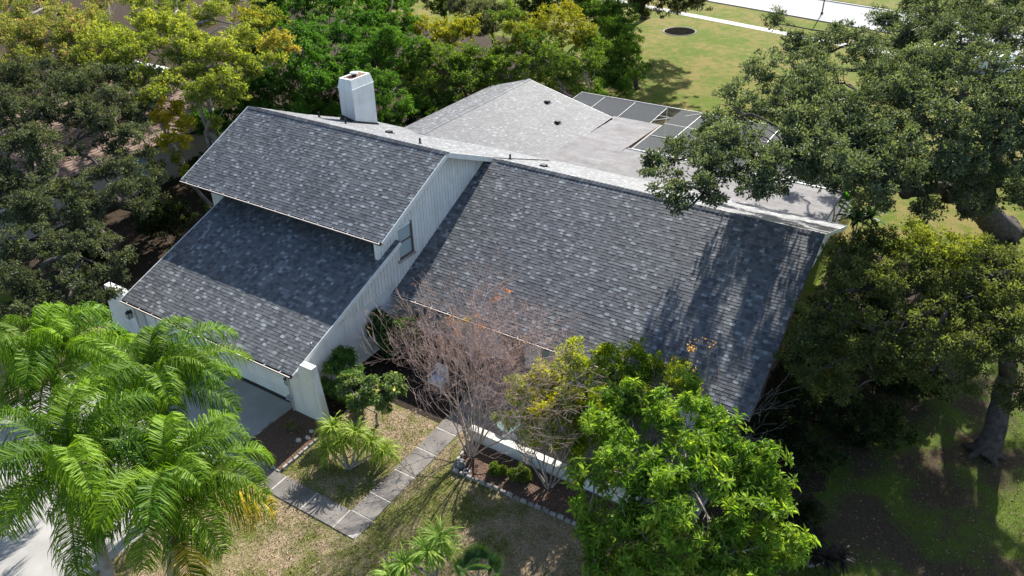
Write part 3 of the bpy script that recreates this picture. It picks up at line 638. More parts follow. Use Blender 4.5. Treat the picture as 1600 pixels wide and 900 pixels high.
def tree(name, label, cat, base, lobes, fork, tr, cols, L=.12, Wd=.06, dens=1.0, mat='leaf', bark='bark_oak', group=None, yellow=.0, ycol=(.4, .28, .02),
         whorl=0, flat=.75, crad=.34, shell=.42, limbs_only=None, lobe_cols=None, sides=7, hang=0., twigs=7, lean=None, stems=1):
    """tapered trunk, limbs running out to every part of the crown, and leaf clumps spread through its volume"""
    global TREE_N; TREE_N += 1
    r = np.random.default_rng(100 + TREE_N); random.seed(100 + TREE_N)
    base = np.array(base, float); fork = np.array(fork, float)
    T = thing(name, tuple(base), label, cat, group)
    tb = MB(); nodes = [fork]; par = [-1]; rad = [0.]
    C = np.array([l[0] for l in lobes]); R = np.array([l[1] for l in lobes])
    left = list(range(len(lobes))); dist = {0: 0.}; which = {}
    while left:                                       # grow limbs outward: nearest free lobe joins the nearest limb
        best = None
        for i in left:
            for j, p in enumerate(nodes):
                dd = np.linalg.norm(C[i] - p) + .45 * dist[j]
                if best is None or dd < best[0]: best = (dd, i, j)
        _, i, j = best; left.remove(i); nodes.append(C[i] - (0, 0, R[i] * .35)); par.append(j)
        dist[len(nodes) - 1] = dist[j] + np.linalg.norm(nodes[-1] - nodes[j])
        which[len(nodes) - 1] = i
    wgt = [0.] * len(nodes)
    for k in range(len(nodes) - 1, 0, -1):
        wgt[k] += R[which[k]] ** 2; wgt[par[k]] += wgt[k]
    tot = max(wgt[0], 1e-6); rr = lambda k: max(tr * .75 * (wgt[k] / tot) ** .5, tr * .07)
    if stems == 1:
        p = limb_path(base, fork, tr, .05, 6, 0); tb.tube(p, [tr * (1.35, 1.08, 1.0, .95, .9, .86, .8)[q] for q in range(7)], sides + 2)
        for a in range(5):                             # root flare
            an = a * 1.26 + r.uniform(0, .6); e = base + np.array((math.cos(an), math.sin(an), 0)) * tr * 2.0
            tb.tube([base + (0, 0, tr * 1.3), (base + e) / 2 + (0, 0, tr * .35), e - (0, 0, .05)], [tr * .5, tr * .4, tr * .15], 5)
    else:
        for q in range(stems):
            an = 6.28 * q / stems + r.uniform(0, .5); o = np.array((math.cos(an), math.sin(an), 0)) * tr * 1.2
            tb.tube(limb_path(base + o, fork + o * .5, tr, .1, 5, 0), [tr * .8, tr * .75, tr * .7, tr * .62, tr * .55, tr * .5], sides)
    for k in range(1, len(nodes)):
        j = par[k]; r0 = min(rr(k) * 1.15, rr(j) if j else tr * .8); r1 = rr(k) * .62
        pts = limb_path(nodes[j], nodes[k], r0, .16, 6); tb.tube(pts, [r0 + (r1 - r0) * t / 6 for t in range(7)], sides)
        i = which[k]
        for q in range(twigs):
            u = nrm(r.normal(size=3)); e = C[i] + u * R[i] * (.75, .75, .75 * flat) * r.uniform(.6, 1.15)
            tb.tube(limb_path(nodes[k] if q % 2 else pts[4], e, .02, .2, 4), [r1 * .55, r1 * .42, r1 * .3, r1 * .2, .006], 4, cap=False)
    tb.build('trunk', M[bark], T, smooth=True)
    # leaf clumps: every part of the crown is a bunch of smaller, uneven bunches
    cc = []; cn = []; cl = []
    nl = whorl if whorl else 34
    for i, (c, R0) in enumerate(zip(C, R)):
        want = LAI * dens * math.pi * R0 * R0 / (.5 * L * Wd)
        nclump = max(6, int(want / nl)); ns = int(8 + 4 * R0)
        su = nrm(r.normal(size=(ns, 3))); so_ = c + su * (R0 * r.uniform(.3, .95, ns))[:, None] * np.array((1, 1, flat)); sr = R0 * r.uniform(.26, .58, ns)
        which_s = r.choice(ns, nclump, p=sr ** 2 / (sr ** 2).sum())
        u = nrm(r.normal(size=(nclump, 3)) + (0, 0, .25)); rad_ = r.uniform(0, 1, nclump) ** shell * r.uniform(.75, 1.15, nclump)
        stray = r.uniform(0, 1, nclump) < .07; rad_[stray] *= r.uniform(1.3, 2.0, stray.sum())
        p = so_[which_s] + u * rad_[:, None] * sr[which_s][:, None] * np.array((1, 1, .85))
        cc.append(p); cn.append(nrm(u + .5 * nrm(p - c))); cl.append(np.full(nclump, i))
    cc = np.concatenate(cc); cn = np.concatenate(cn); cl = np.concatenate(cl)
    K = len(cc)
    per = np.repeat(np.arange(K), nl); k = len(per)
    cr = crad * .62 * r.uniform(.6, 1.3, K)
    if whorl:
        th = np.tile(np.arange(nl) * 2.4, K) + np.repeat(r.uniform(0, 6.28, K), nl); el = r.normal(.25, .3, k)
        ax = nrm(cn + r.normal(0, .25, (K, 3)) + (0, 0, .5)); a1 = nrm(np.cross(ax, (0.3, .9, .1))); a2 = np.cross(ax, a1)
        d = nrm(np.cos(th)[:, None] * a1[per] + np.sin(th)[:, None] * a2[per] + el[:, None] * ax[per]); n = nrm(ax[per] - d * (ax[per] * d).sum(1)[:, None] + r.normal(0, .2, (k, 3)))
        cen = cc[per] + d * .015 + ax[per] * r.uniform(-.5, .5, k)[:, None] * crad * .8
        d = d + np.array((0, 0, -1)) * r.uniform(.0, .5, k)[:, None]; d = nrm(d)
    else:
        off = nrm(r.normal(size=(k, 3))) * (r.uniform(0, 1, k) ** .5)[:, None] * cr[per][:, None] * np.array((1, 1, .7))
        cen = cc[per] + off
        d = nrm(off / crad + cn[per] * .6 + r.normal(0, .6, (k, 3)) + np.array((0, 0, -hang)))
        n = nrm(cn[per] * .5 + r.normal(0, .6, (k, 3)) + np.array((0, 0, .55)))
    Ls = L * r.uniform(.65, 1.25, k); Ws = Wd * r.uniform(.7, 1.2, k)
    ca, cb = np.array(cols[0]), np.array(cols[1])
    cm = r.uniform(0, 1, K); lc = r.normal(0, .12, len(C))
    f = np.clip(cm * .75 + lc[cl], 0, 1)[per] + r.normal(0, .16, k); f = np.clip(f, 0, 1)[:, None]
    col = ca * (1 - f) + cb * f
    if lobe_cols is not None:
        for i, c2 in lobe_cols.items():
            s = (cl == i)[per] & (r.uniform(0, 1, k) < .85); col[s] = np.array(c2) * r.uniform(.6, 1.3, (s.sum(), 1))
    if yellow > 0:
        yc = (r.uniform(0, 1, K) < yellow)[per] & (r.uniform(0, 1, k) < .8); col[yc] = np.array(ycol) * r.uniform(.6, 1.3, (yc.sum(), 1))
    col = col * np.exp(r.normal(0, .2, k))[:, None]
    leaf_mesh(T, 'crown', cen, d, n, Ls, Ws, col, M[mat])
    return T
def LB(*rows): return [(P(u, v, z), R) for u, v, z, R in rows]
def ground(u, v): return P(u, v, 0)
OAK = ((.055, .08, .048), (.185, .225, .14))
# --- big live oak whose crown reaches over the house from the right
oak = LB((1040, 285, 8.2, .8), (1020, 250, 8.4, .6), (1070, 235, 8.4, .95), (1100, 290, 8.2, .9), (1060, 320, 7.8, .55), (1120, 200, 8.6, 1.0), (1150, 255, 8.6, 1.15), (1180, 300, 8.2, .7), (1170, 170, 9, 1.15), (1215, 225, 9, 1.3), (1190, 110, 9, 1.05),
         (1235, 150, 9.2, 1.4), (1235, 70, 9, 1.0), (1215, 30, 9, .7), (1290, 210, 9, 1.4), (1295, 130, 9.4, 1.5), (1290, 70, 9.2, .9), (1260, 255, 8.4, 1.0), (1350, 170, 9.4, 1.5), (1360, 95, 9.6, 1.2), (1345, 240, 8.4, 1.2), (1310, 45, 9.2, .6),
         (1410, 60, 9.6, 1.3), (1420, 140, 9.6, 1.5), (1410, 215, 8.6, 1.2), (1460, 20, 9.6, 1.2), (1480, 100, 10, 1.6), (1480, 190, 9, 1.4), (1530, 30, 10, 1.5), (1545, 110, 10, 1.5), (1545, 200, 9, 1.4), (1595, 50, 10, 1.5), (1600, 150, 9.6, 1.4), (1590, 240, 8.5, 1.2),
         (1480, 265, 7.5, 1.0), (1420, 290, 6.5, 1.0), (1530, 285, 7, .8), (1370, 310, 5.5, .9), (1450, 325, 5.4, .8), (1640, 100, 10, 1.5), (1640, 200, 9, 1.4), (1140, 215, 9, 1.0), (1200, 270, 8.6, 1.0), (1255, 200, 9.2, 1.2), (1330, 200, 9.2, 1.2), (1270, 100, 9.4, 1.1), (1390, 250, 8, 1.1), (1450, 150, 9.6, 1.3), (1110, 250, 8.5, .9), (1500, 240, 8.4, 1.1), (1330, 280, 7.4, .9), (1390, 130, 9.8, 1.2), (1520, 0, 10, 1.4), (1420, 0, 9.8, 1.2), (1575, 15, 10, 1.3), (1300, 250, 9, 1.2), (1350, 270, 8.6, 1.1), (1400, 260, 8.6, 1.1), (1510, 250, 6.5, 1.0), (1560, 270, 6, 1.0), (1595, 310, 5.5, .9), (1530, 320, 5.2, .8), (1490, 300, 6, .9), (1450, 50, 10, 1.3), (1380, 30, 9.6, 1.1), (1500, 60, 10.3, 1.3), (1340, 60, 9.4, 1.0), (1600, 0, 10.4, 1.4), (1570, 160, 9.6, 1.3), (1430, 100, 9.8, 1.2), (1310, 225, 8.8, 1.5), (1345, 235, 8.8, 1.4), (1280, 235, 8.8, 1.3), (1380, 225, 8.8, 1.3))
b = ground(1570, 365)
tree('live_oak', 'big dark green live oak spreading its limbs over the roof and pool enclosure', 'tree', (*b[:2], -.02), oak, P(1475, 290, 3.8), .62, OAK, L=.14, Wd=.075, dens=1.05, mat='leaf_oak', crad=.36, flat=.7, sides=8, twigs=9)
# --- oak-like tree on the right lawn
ro = LB((1320, 385, 6.2, .7), (1370, 375, 6.5, .9), (1430, 385, 6.8, 1.0), (1500, 395, 7, 1.0), (1560, 400, 7, 1.0), (1600, 430, 7, 1.0), (1290, 430, 5.6, .6), (1350, 440, 6, .9), (1420, 450, 6.3, 1.0), (1490, 465, 6.5, 1.0), (1560, 480, 6.5, 1.0),
        (1265, 480, 5, .55), (1320, 500, 5.2, .8), (1390, 515, 5.5, .85), (1460, 530, 5.8, .9), (1540, 550, 5.8, .9), (1600, 540, 6, 1.0), (1250, 530, 4.4, .5), (1300, 560, 4.2, .65), (1370, 585, 4.2, .6), (1255, 590, 3.5, .5), (1600, 620, 5, .7), (1500, 600, 5, .6), (1450, 590, 4.6, .6), (1420, 560, 5, .7), (1330, 610, 3.6, .6), (1520, 430, 6.8, 1.0), (1460, 420, 6.6, 1.0), (1390, 430, 6.2, .9), (1280, 500, 4.8, .7), (1260, 510, 4.4, .6), (1290, 530, 4.4, .7), (1350, 545, 4.8, .7), (1340, 410, 6.2, .8), (1310, 460, 5.5, .7), (1240, 560, 3.6, .5), (1280, 590, 3.2, .5))
tree('camphor_tree', 'olive green tree with dead grey boughs on the shaded right lawn', 'tree', (*ground(1537, 708)[:2], -.02), ro, P(1575, 585, 2.6), .36, ((.06, .08, .028), (.20, .23, .08)), L=.115, Wd=.055, dens=.8, mat='leaf', bark='bark_oak', crad=.33, lobe_cols={2: (.22, .25, .03), 3: (.20, .23, .03)}, twigs=10)
# --- second right-hand tree, outside the frame to the right, added unseen to shade the lawn
rb = [((27.5, 13.5, 7.5), 1.8), ((29, 17, 8.5), 2), ((26.5, 10.5, 6.5), 1.4), ((31, 12, 7.5), 1.7)]
tree('live_oak', 'unseen live oak added beyond the right edge to shade the lawn', 'tree', (26.5, 16, -.02), [(np.array(a), r_) for a, r_ in rb], (26.6, 15.5, 3), .4, OAK, L=.17, Wd=.09, dens=.5, mat='leaf_oak', crad=.38)
# --- bright green broadleaf tree in front
bt = LB((970, 620, 3.8, .6), (1000, 625, 4.0, .85), (950, 670, 3.5, .8), (1050, 660, 4.3, .9), (1110, 650, 4.2, .6), (1130, 700, 4.1, .9), (1190, 720, 3.7, .75), (930, 740, 3.0, .75), (1000, 720, 3.9, .95), (1080, 750, 4.2, 1.0), (1160, 780, 3.3, .9), (1215, 765, 3.2, .5),
         (920, 810, 2.2, .7), (980, 800, 3.0, .9), (1060, 820, 3.3, 1.0), (1140, 850, 2.5, .9), (1215, 840, 2.0, .75), (950, 865, 1.7, .7), (1020, 880, 2.2, .9), (1100, 895, 2.0, .8), (1190, 890, 1.6, .6), (1240, 870, 1.3, .4), (1085, 600, 4.0, .4))
tree('broadleaf_tree', 'bright green glossy broadleaf tree before the lower right roof', 'tree', (13.1, 2.2, -.02), bt, (13.2, 2.1, 1.3), .14, ((.075, .17, .016), (.33, .46, .07)), L=.23, Wd=.078, dens=1.5, mat='leaf_gloss', bark='bark_pale', yellow=.025, ycol=(.45, .46, .07), whorl=13, crad=.26, shell=.3, flat=.85)
# --- yellow green tree between it and the eave
yt = LB((845, 590, 2.9, .75), (895, 580, 3.0, .8), (950, 575, 3.0, .75), (1000, 570, 3.0, .7), (1045, 590, 2.8, .65), (1075, 612, 2.5, .5), (865, 635, 2.5, .85), (925, 630, 2.6, .85), (825, 650, 1.9, .7), (985, 615, 2.8, .7), (890, 552, 3.1, .45), (812, 610, 2.3, .55), (850, 675, 1.6, .7), (905, 680, 1.7, .7), (1030, 630, 2.5, .6), (940, 550, 3.1, .4), (990, 548, 3.1, .35), (790, 655, 1.6, .4))
tree('small_leafed_tree', 'yellow green fine leafed tree under the eave beside the bare tree', 'tree', (9.2, 4.8, 0), yt, (9.2, 4.7, 1.2), .07, ((.17, .25, .02), (.56, .58, .05)), L=.12, Wd=.055, dens=1.9, crad=.26, shell=.35, stems=3, bark='bark_pale', lobe_cols={0: (.52, .50, .04), 6: (.52, .48, .04), 3: (.16, .27, .03), 2: (.20, .30, .03)})
# --- young magnolia-like tree, two bushes at the garage side wall
tree('young_tree', 'small round young tree with glossy leaves and pale flowers on the lawn', 'tree', (*ground(590, 664)[:2], -.01), LB((545, 595, 1.75, .38), (580, 600, 2.0, .42), (615, 603, 1.85, .42), (560, 625, 1.5, .44), (597, 628, 1.55, .4), (535, 610, 1.45, .25), (628, 610, 1.6, .22)),
     P(589, 645, .55), .05, ((.09, .16, .045), (.30, .38, .17)), L=.17, Wd=.075, dens=3.2, mat='leaf_gloss', bark='bark_pale', whorl=10, crad=.17, shell=.4, yellow=.05, ycol=(.6, .55, .35))
tree('shrub', 'dark green shrub in the corner of garage wall and entry', 'shrub', (.75, 5.2, 0), LB((597, 500, 1.75, .5), (630, 505, 1.65, .52), (610, 525, 1.3, .55), (640, 525, 1.2, .4), (583, 515, 1.35, .25), (650, 540, .9, .3), (610, 545, .8, .3)),
     (.75, 5.2, .4), .05, ((.03, .085, .018), (.11, .20, .05)), L=.16, Wd=.07, dens=3.2, mat='leaf_gloss', whorl=10, crad=.2, lobe_cols={3: (.11, .18, .04)}, bark='bark_pale')
tree('shrub', 'leafy green shrub against the garage side wall behind the young tree', 'shrub', (.75, 2.6, 0), LB((540, 558, 1.6, .45), (525, 580, 1.25, .48), (552, 585, 1.2, .45), (512, 600, .8, .4), (535, 615, .6, .45), (565, 620, .5, .4), (530, 550, 1.5, .3)),
     (.75, 2.6, .3), .04, ((.045, .12, .022), (.15, .26, .06)), L=.13, Wd=.055, dens=3.2, mat='leaf_gloss', whorl=9, crad=.18, bark='bark_pale')
for u, v, s_, lb_ in ((777, 733, .27, 'small round green shrub in the mulch bed nearer the stump end'), (812, 742, .33, 'small bushy green shrub in the mulch bed before the low wall')):
    b = ground(u, v + 8)
    tree('bed_shrub', lb_, 'shrub', (*b[:2], .03), [(b + (0, 0, s_ * .8), s_), (b + (s_ * .6, .05, s_ * .55), s_ * .7), (b + (-s_ * .6, -.05, s_ * .6), s_ * .7)], b + (0, 0, .12), .025, ((.09, .15, .025), (.22, .28, .07)), L=.07, Wd=.028, dens=3.2, crad=.12, twigs=3, bark='bark_pale')
# --- left side: dark oaks, the yellow maple, neighbours' trees
tree('live_oak', 'dark olive live oak at the left edge above the neighbour roof', 'tree', (-20.5, 8.5, -.02), LB((20, 130, 7.5, 1.2), (80, 120, 7.8, 1.3), (140, 130, 7.8, 1.2), (190, 160, 7.4, 1.1), (30, 180, 7.2, 1.3), (95, 175, 7.4, 1.3), (160, 185, 7.2, 1.1), (215, 205, 6.6, .9), (20, 275, 6, 1.1), (75, 285, 5.8, 1.0), (200, 255, 5.8, .9), (235, 235, 5.6, .6), (40, 330, 5.4, 1.1), (120, 300, 5.4, .9), (190, 300, 5.2, .8), (10, 225, 7, 1.1), (60, 225, 6.9, 1.1), (120, 235, 6.4, .5), (160, 270, 5.6, .7), (40, 150, 7.6, 1.2), (110, 140, 7.7, 1.2), (215, 290, 4.6, .7), (150, 310, 5, .8), (225, 180, 6.6, .8), (50, 110, 8, 1.3), (0, 160, 7.6, 1.3), (180, 120, 7.8, 1.1), (130, 165, 7.4, 1.0), (-10, 280, 6, 1.1), (250, 270, 4.6, .6), (215, 325, 4, .7), (110, 330, 5, .9), (75, 250, 6.4, .9), (200, 190, 6.5, .9), (230, 160, 6.8, .8), (180, 230, 6, .8), (155, 195, 7, .8), (50, 215, 6.8, .9), (240, 300, 4.2, .6)),
     P(70, 300, 3.4), .34, ((.046, .062, .036), (.15, .175, .10)), L=.13, Wd=.07, dens=1.0, mat='leaf_oak', bark='bark_oak', crad=.34, twigs=8)
tree('live_oak', 'lower dark oak on the left leaning over the garage roof edge', 'tree', (-15.5, 3.0, -.02), LB((20, 390, 4.6, 1.0), (85, 380, 4.6, 1.0), (150, 365, 4.6, .8), (190, 400, 4.3, .6), (50, 440, 4.2, 1.0), (115, 430, 4.2, .95), (165, 420, 4.1, .65), (20, 500, 3.6, .9), (80, 480, 3.7, .85), (135, 460, 3.8, .6), (170, 455, 3.6, .45), (10, 330, 4.8, .9), (60, 340, 4.8, .9), (190, 430, 3.7, .3), (120, 390, 4.7, .9), (40, 470, 3.8, .9), (100, 510, 3.0, .6), (150, 330, 4.6, .8), (-10, 440, 4.2, .9)),
     (-15, 2.8, 1.7), .26, ((.046, .062, .036), (.15, .175, .10)), L=.125, Wd=.065, dens=1.0, mat='leaf_oak', bark='bark_oak', crad=.3)
mp = LB((330, 20, 9, 1.2), (390, 35, 8.6, 1.2), (430, 70, 8.2, .9), (455, 75, 8, .5), (280, 30, 9, 1.2), (230, 20, 9, 1.1), (340, 80, 8.4, 1.1), (400, 100, 7.8, .8), (285, 85, 8.4, 1.0), (230, 70, 8.6, 1.1), (370, 140, 7.2, .7), (320, 135, 7.4, .7), (180, 40, 9, 1.0), (180, 90, 8.4, .8), (360, -10, 9.2, 1.1), (270, -15, 9.4, 1.1), (335, 190, 5.6, .45), (300, 110, 7.6, .8), (200, 125, 7.4, .8), (245, 115, 7.6, .8), (420, 30, 8.6, 1.1), (310, 60, 8.8, 1.1), (255, 50, 8.8, 1.1), (370, 90, 8, 1.0), (350, -30, 9.6, 1.3), (420, -20, 9.2, 1.2), (210, -10, 9.2, 1.2), (350, 160, 6.6, .6), (290, 60, 9, 1.3), (240, 40, 9, 1.2), (190, 65, 8.8, 1.2), (320, 100, 8, 1.0), (380, 60, 8.4, 1.2), (150, 60, 8.8, 1.1), (420, 90, 7.8, .8), (215, 95, 8.2, 1.0), (270, 10, 9.2, 1.2), (160, 110, 7.8, .9), (240, 150, 7.2, .8), (300, 150, 7, .8), (345, 125, 7.6, .9), (270, 120, 7.8, .9), (200, 150, 7, .8), (225, 125, 7.6, .8), (375, 110, 7.6, .8), (140, 95, 8, .9))
tree('maple_tree', 'yellow green maple with pale forking limbs behind the upper roof', 'tree', (-19.5, 13.2, -.02), mp, P(325, 205, 3.3), .27, ((.15, .20, .035), (.40, .42, .09)), L=.13, Wd=.08, dens=1.15, bark='bark_pale', crad=.36, twigs=9, stems=4,
     lobe_cols={2: (.36, .30, .06), 3: (.42, .31, .08), 1: (.31, .29, .05)})
tree('maple_tree', 'golden yellow young maple between dark oak and roof corner', 'tree', (-17.2, 10.4, -.02), LB((250, 145, 6.2, .6), (270, 170, 6, .65), (250, 185, 5.8, .6), (290, 195, 5.6, .6), (265, 215, 5.3, .6), (295, 220, 5.2, .4), (240, 165, 6, .45), (275, 245, 4.7, .4), (285, 265, 4.2, .35), (245, 255, 4.6, .4)),
     P(285, 275, 2.4), .12, ((.34, .33, .03), (.70, .54, .05)), L=.14, Wd=.08, dens=1.5, bark='bark_pale', crad=.28, lobe_cols={7: (.16, .2, .03), 8: (.22, .25, .03), 9: (.12, .17, .03)})
tree('maple_tree', 'mottled orange and brown tree in the top left corner', 'tree', (-34, 16, -.02), LB((20, 20, 8.5, 1.5), (80, 30, 8.5, 1.5), (140, 25, 8.5, 1.3), (40, 75, 8, 1.4), (110, 75, 8, 1.3), (150, 80, 8, 1.0), (5, 105, 7.5, 1.2), (70, -10, 9, 1.5), (160, -10, 9, 1.3), (0, 50, 8.6, 1.5), (60, 55, 8.6, 1.4), (120, 50, 8.6, 1.3), (10, -20, 9.2, 1.5), (130, 100, 7.8, 1.1), (40, 100, 7.6, 1.2)),
     (-33, 15, 3.5), .3, ((.14, .175, .04), (.34, .33, .12)), L=.14, Wd=.085, dens=1.0, bark='bark_pale', crad=.4, yellow=.16, ycol=(.40, .27, .17), twigs=10)
tree('deep_green_tree', 'deep green glossy tree behind the maple at the top', 'tree', (-24, 27, -.02), LB((440, 20, 7.5, 1.89), (500, 10, 7.5, 1.89), (480, 70, 6.8, 1.89), (430, 130, 5.4, 1.65), (490, 130, 5.4, 1.53), (545, 30, 7, 1.65), (550, 90, 6, 1.53), (450, 180, 4, 1.53), (400, 150, 5, 1.53), (380, 110, 6, 1.53), (500, 170, 3.2, 1.42), (400, 190, 3, 1.30), (360, 175, 4, 1.18), (430, 60, 7, 1.65), (520, 50, 7, 1.53), (420, 10, 8, 1.65), (470, -10, 8, 1.77), (540, -10, 7.6, 1.65), (350, 150, 5, 1.42), (330, 190, 3, 1.42), (460, 100, 6.4, 1.65), (390, 70, 7.2, 1.53), (510, 110, 5.6, 1.42)),
     (-23, 25, 2), .28, ((.028, .09, .013), (.095, .215, .03)), L=.2, Wd=.08, dens=1.0, mat='leaf_gloss', crad=.42, hang=.7)
tree('deep_green_tree', 'bright deep green tree right behind the white chimney', 'tree', (-16, 25, -.02), LB((590, 30, 6.6, 1.53), (610, 80, 6, 1.53), (600, 130, 5, 1.42), (620, 165, 4.0, 1.06), (555, 130, 5, 1.30), (570, 165, 4.0, 1.06), (640, 30, 6.5, 1.18), (540, 180, 3.6, 1.18), (610, 190, 2.6, 1.18), (580, 90, 5.5, 1.42), (640, 80, 5.6, 1.42), (650, 160, 3, 1.30), (570, 60, 6.2, 1.42), (580, 0, 7, 1.53), (620, 0, 7, 1.53), (600, 60, 6.4, 1.42)),
     (-15.5, 23.5, 2), .22, ((.04, .115, .014), (.15, .28, .038)), L=.20, Wd=.08, dens=1.0, mat='leaf_gloss', crad=.38, hang=.5)
GRN2 = ((.06, .115, .022), (.20, .275, .045))
tree('yellow_topped_tree', 'round tree with yellow new growth left of the rear wing peak', 'tree', (-12.8, 31, -.02), LB((700, 50, 5.8, 1.57), (740, 90, 5.0, 1.57), (670, 90, 5.2, 1.46), (660, 130, 4, 1.23), (710, 130, 4.0, 1.46), (755, 130, 3.6, 1.01), (690, 160, 3, 1.01), (660, 40, 6, 1.23), (730, 45, 5.8, 1.23), (640, 110, 4.4, 1.34), (730, 150, 2.4, 1.12), (660, 165, 2.2, 1.12), (770, 100, 4.4, 1.12), (700, 100, 5, 1.34)),
     (-12.4, 30.5, 1.6), .2, GRN2, L=.19, Wd=.08, dens=1.0, crad=.38, lobe_cols={0: (.28, .27, .025), 7: (.30, .28, .03), 8: (.27, .27, .03)}, hang=.4)
tree('yellow_topped_tree', 'wide tree with yellow crown behind the rear wing peak', 'tree', (-5.6, 34, -.02), LB((850, 45, 5.6, 1.79), (900, 50, 5.4, 1.57), (800, 55, 5.6, 1.46), (860, 90, 4.6, 1.68), (810, 105, 4.2, 1.34), (910, 100, 4.2, 1.34), (850, 125, 3.2, 1.12), (790, 130, 3.2, 1.01), (890, 20, 6, 1.34), (780, 85, 4.8, 1.34), (830, 70, 5.2, 1.46), (880, 130, 2.8, 1.23), (930, 70, 4.8, 1.23), (800, 30, 6, 1.34), (860, 150, 1.8, 1.01)),
     (-5.6, 34, 1.4), .16, GRN2, L=.18, Wd=.075, dens=1.0, crad=.38, stems=3, bark='bark_pale', lobe_cols={0: (.27, .26, .03), 1: (.25, .25, .03), 8: (.30, .27, .03), 2: (.22, .23, .03)}, hang=.4)
tree('evergreen_tree', 'bright green full tree at the edge of the back lawn', 'tree', (-5.6, 43, -.02), LB((950, 40, 4.4, 1.90), (970, 85, 3.2, 1.79), (940, 110, 2.6, 1.57), (975, 130, 1.8, 1.34), (920, 20, 5.4, 1.34), (955, 10, 5.4, 1.34), (930, 150, 1.8, 1.23), (985, 110, 2.2, 1.34), (960, 60, 4, 1.79), (940, 80, 3.6, 1.68), (985, 70, 3.2, 1.23), (970, 30, 4.8, 1.46)),
     (-5.6, 42.6, 1.2), .2, ((.05, .11, .018), (.16, .27, .045)), L=.2, Wd=.075, dens=1.0, crad=.4)
tree('grey_leafed_tree', 'tall grey green tree beyond the yellow topped trees', 'tree', (-22, 47, -.02), LB((755, 10, 6, 1.5), (770, 40, 5, 1.4), (740, 35, 5, 1.2), (765, -25, 7, 1.5), (720, 5, 6, 1.3), (790, 10, 6, 1.2)), (-21.5, 46, 2), .22, ((.07, .085, .06), (.17, .185, .13)), L=.2, Wd=.07, dens=1.0, crad=.42)
tree('moss_draped_oak', 'dark oak with hanging grey moss at the top of the back lawn', 'tree', (-15, 66, -.02), LB((990, -15, 5.2, 1.8), (1040, -12, 5.2, 1.9), (1085, -12, 5.2, 1.6), (1000, 10, 3.8, 1.0), (1065, 8, 3.9, 1.0), (1040, -45, 7, 2.2), (960, -40, 7, 2), (1100, -40, 7, 1.8), (1040, -70, 9, 3.4), (980, -75, 9, 3.2), (1090, -75, 9, 3.2), (1020, -30, 6, 1.8)), (-14.5, 64, 2.5), .35, ((.03, .04, .022), (.085, .095, .055)), L=.26, Wd=.08, dens=1.0, mat='leaf_oak', crad=.5, hang=1.2)
for (u, v, z, R0, lb_) in ((600, -20, 6, 2.0, 'dark green tree at the top edge left of the grey green tree'), (690, -25, 6, 1.8, 'shaded green tree at the top edge behind the yellow topped one'), (840, -20, 6, 2.0, 'green tree at the top edge right of the grey green tree'), (910, -35, 6, 1.9, 'green tree at the top edge near the back lawn')):
    c = P(u, v, z)
    tree('distant_tree', lb_, 'tree', (c[0], c[1] + .4, -.02), [(c, R0), (c + (1.6, .3, -.6), R0 * .8), (c + (-1.6, .4, -.5), R0 * .85), (c + (.3, -.6, -2.0), R0 * .9), (c + (-.8, .8, 1.2), R0 * .7)], (c[0], c[1] + .3, 1.8), .25, ((.03, .06, .016), (.10, .15, .035)), L=.22, Wd=.1, dens=1.0, crad=.48, group='trees along the top edge')
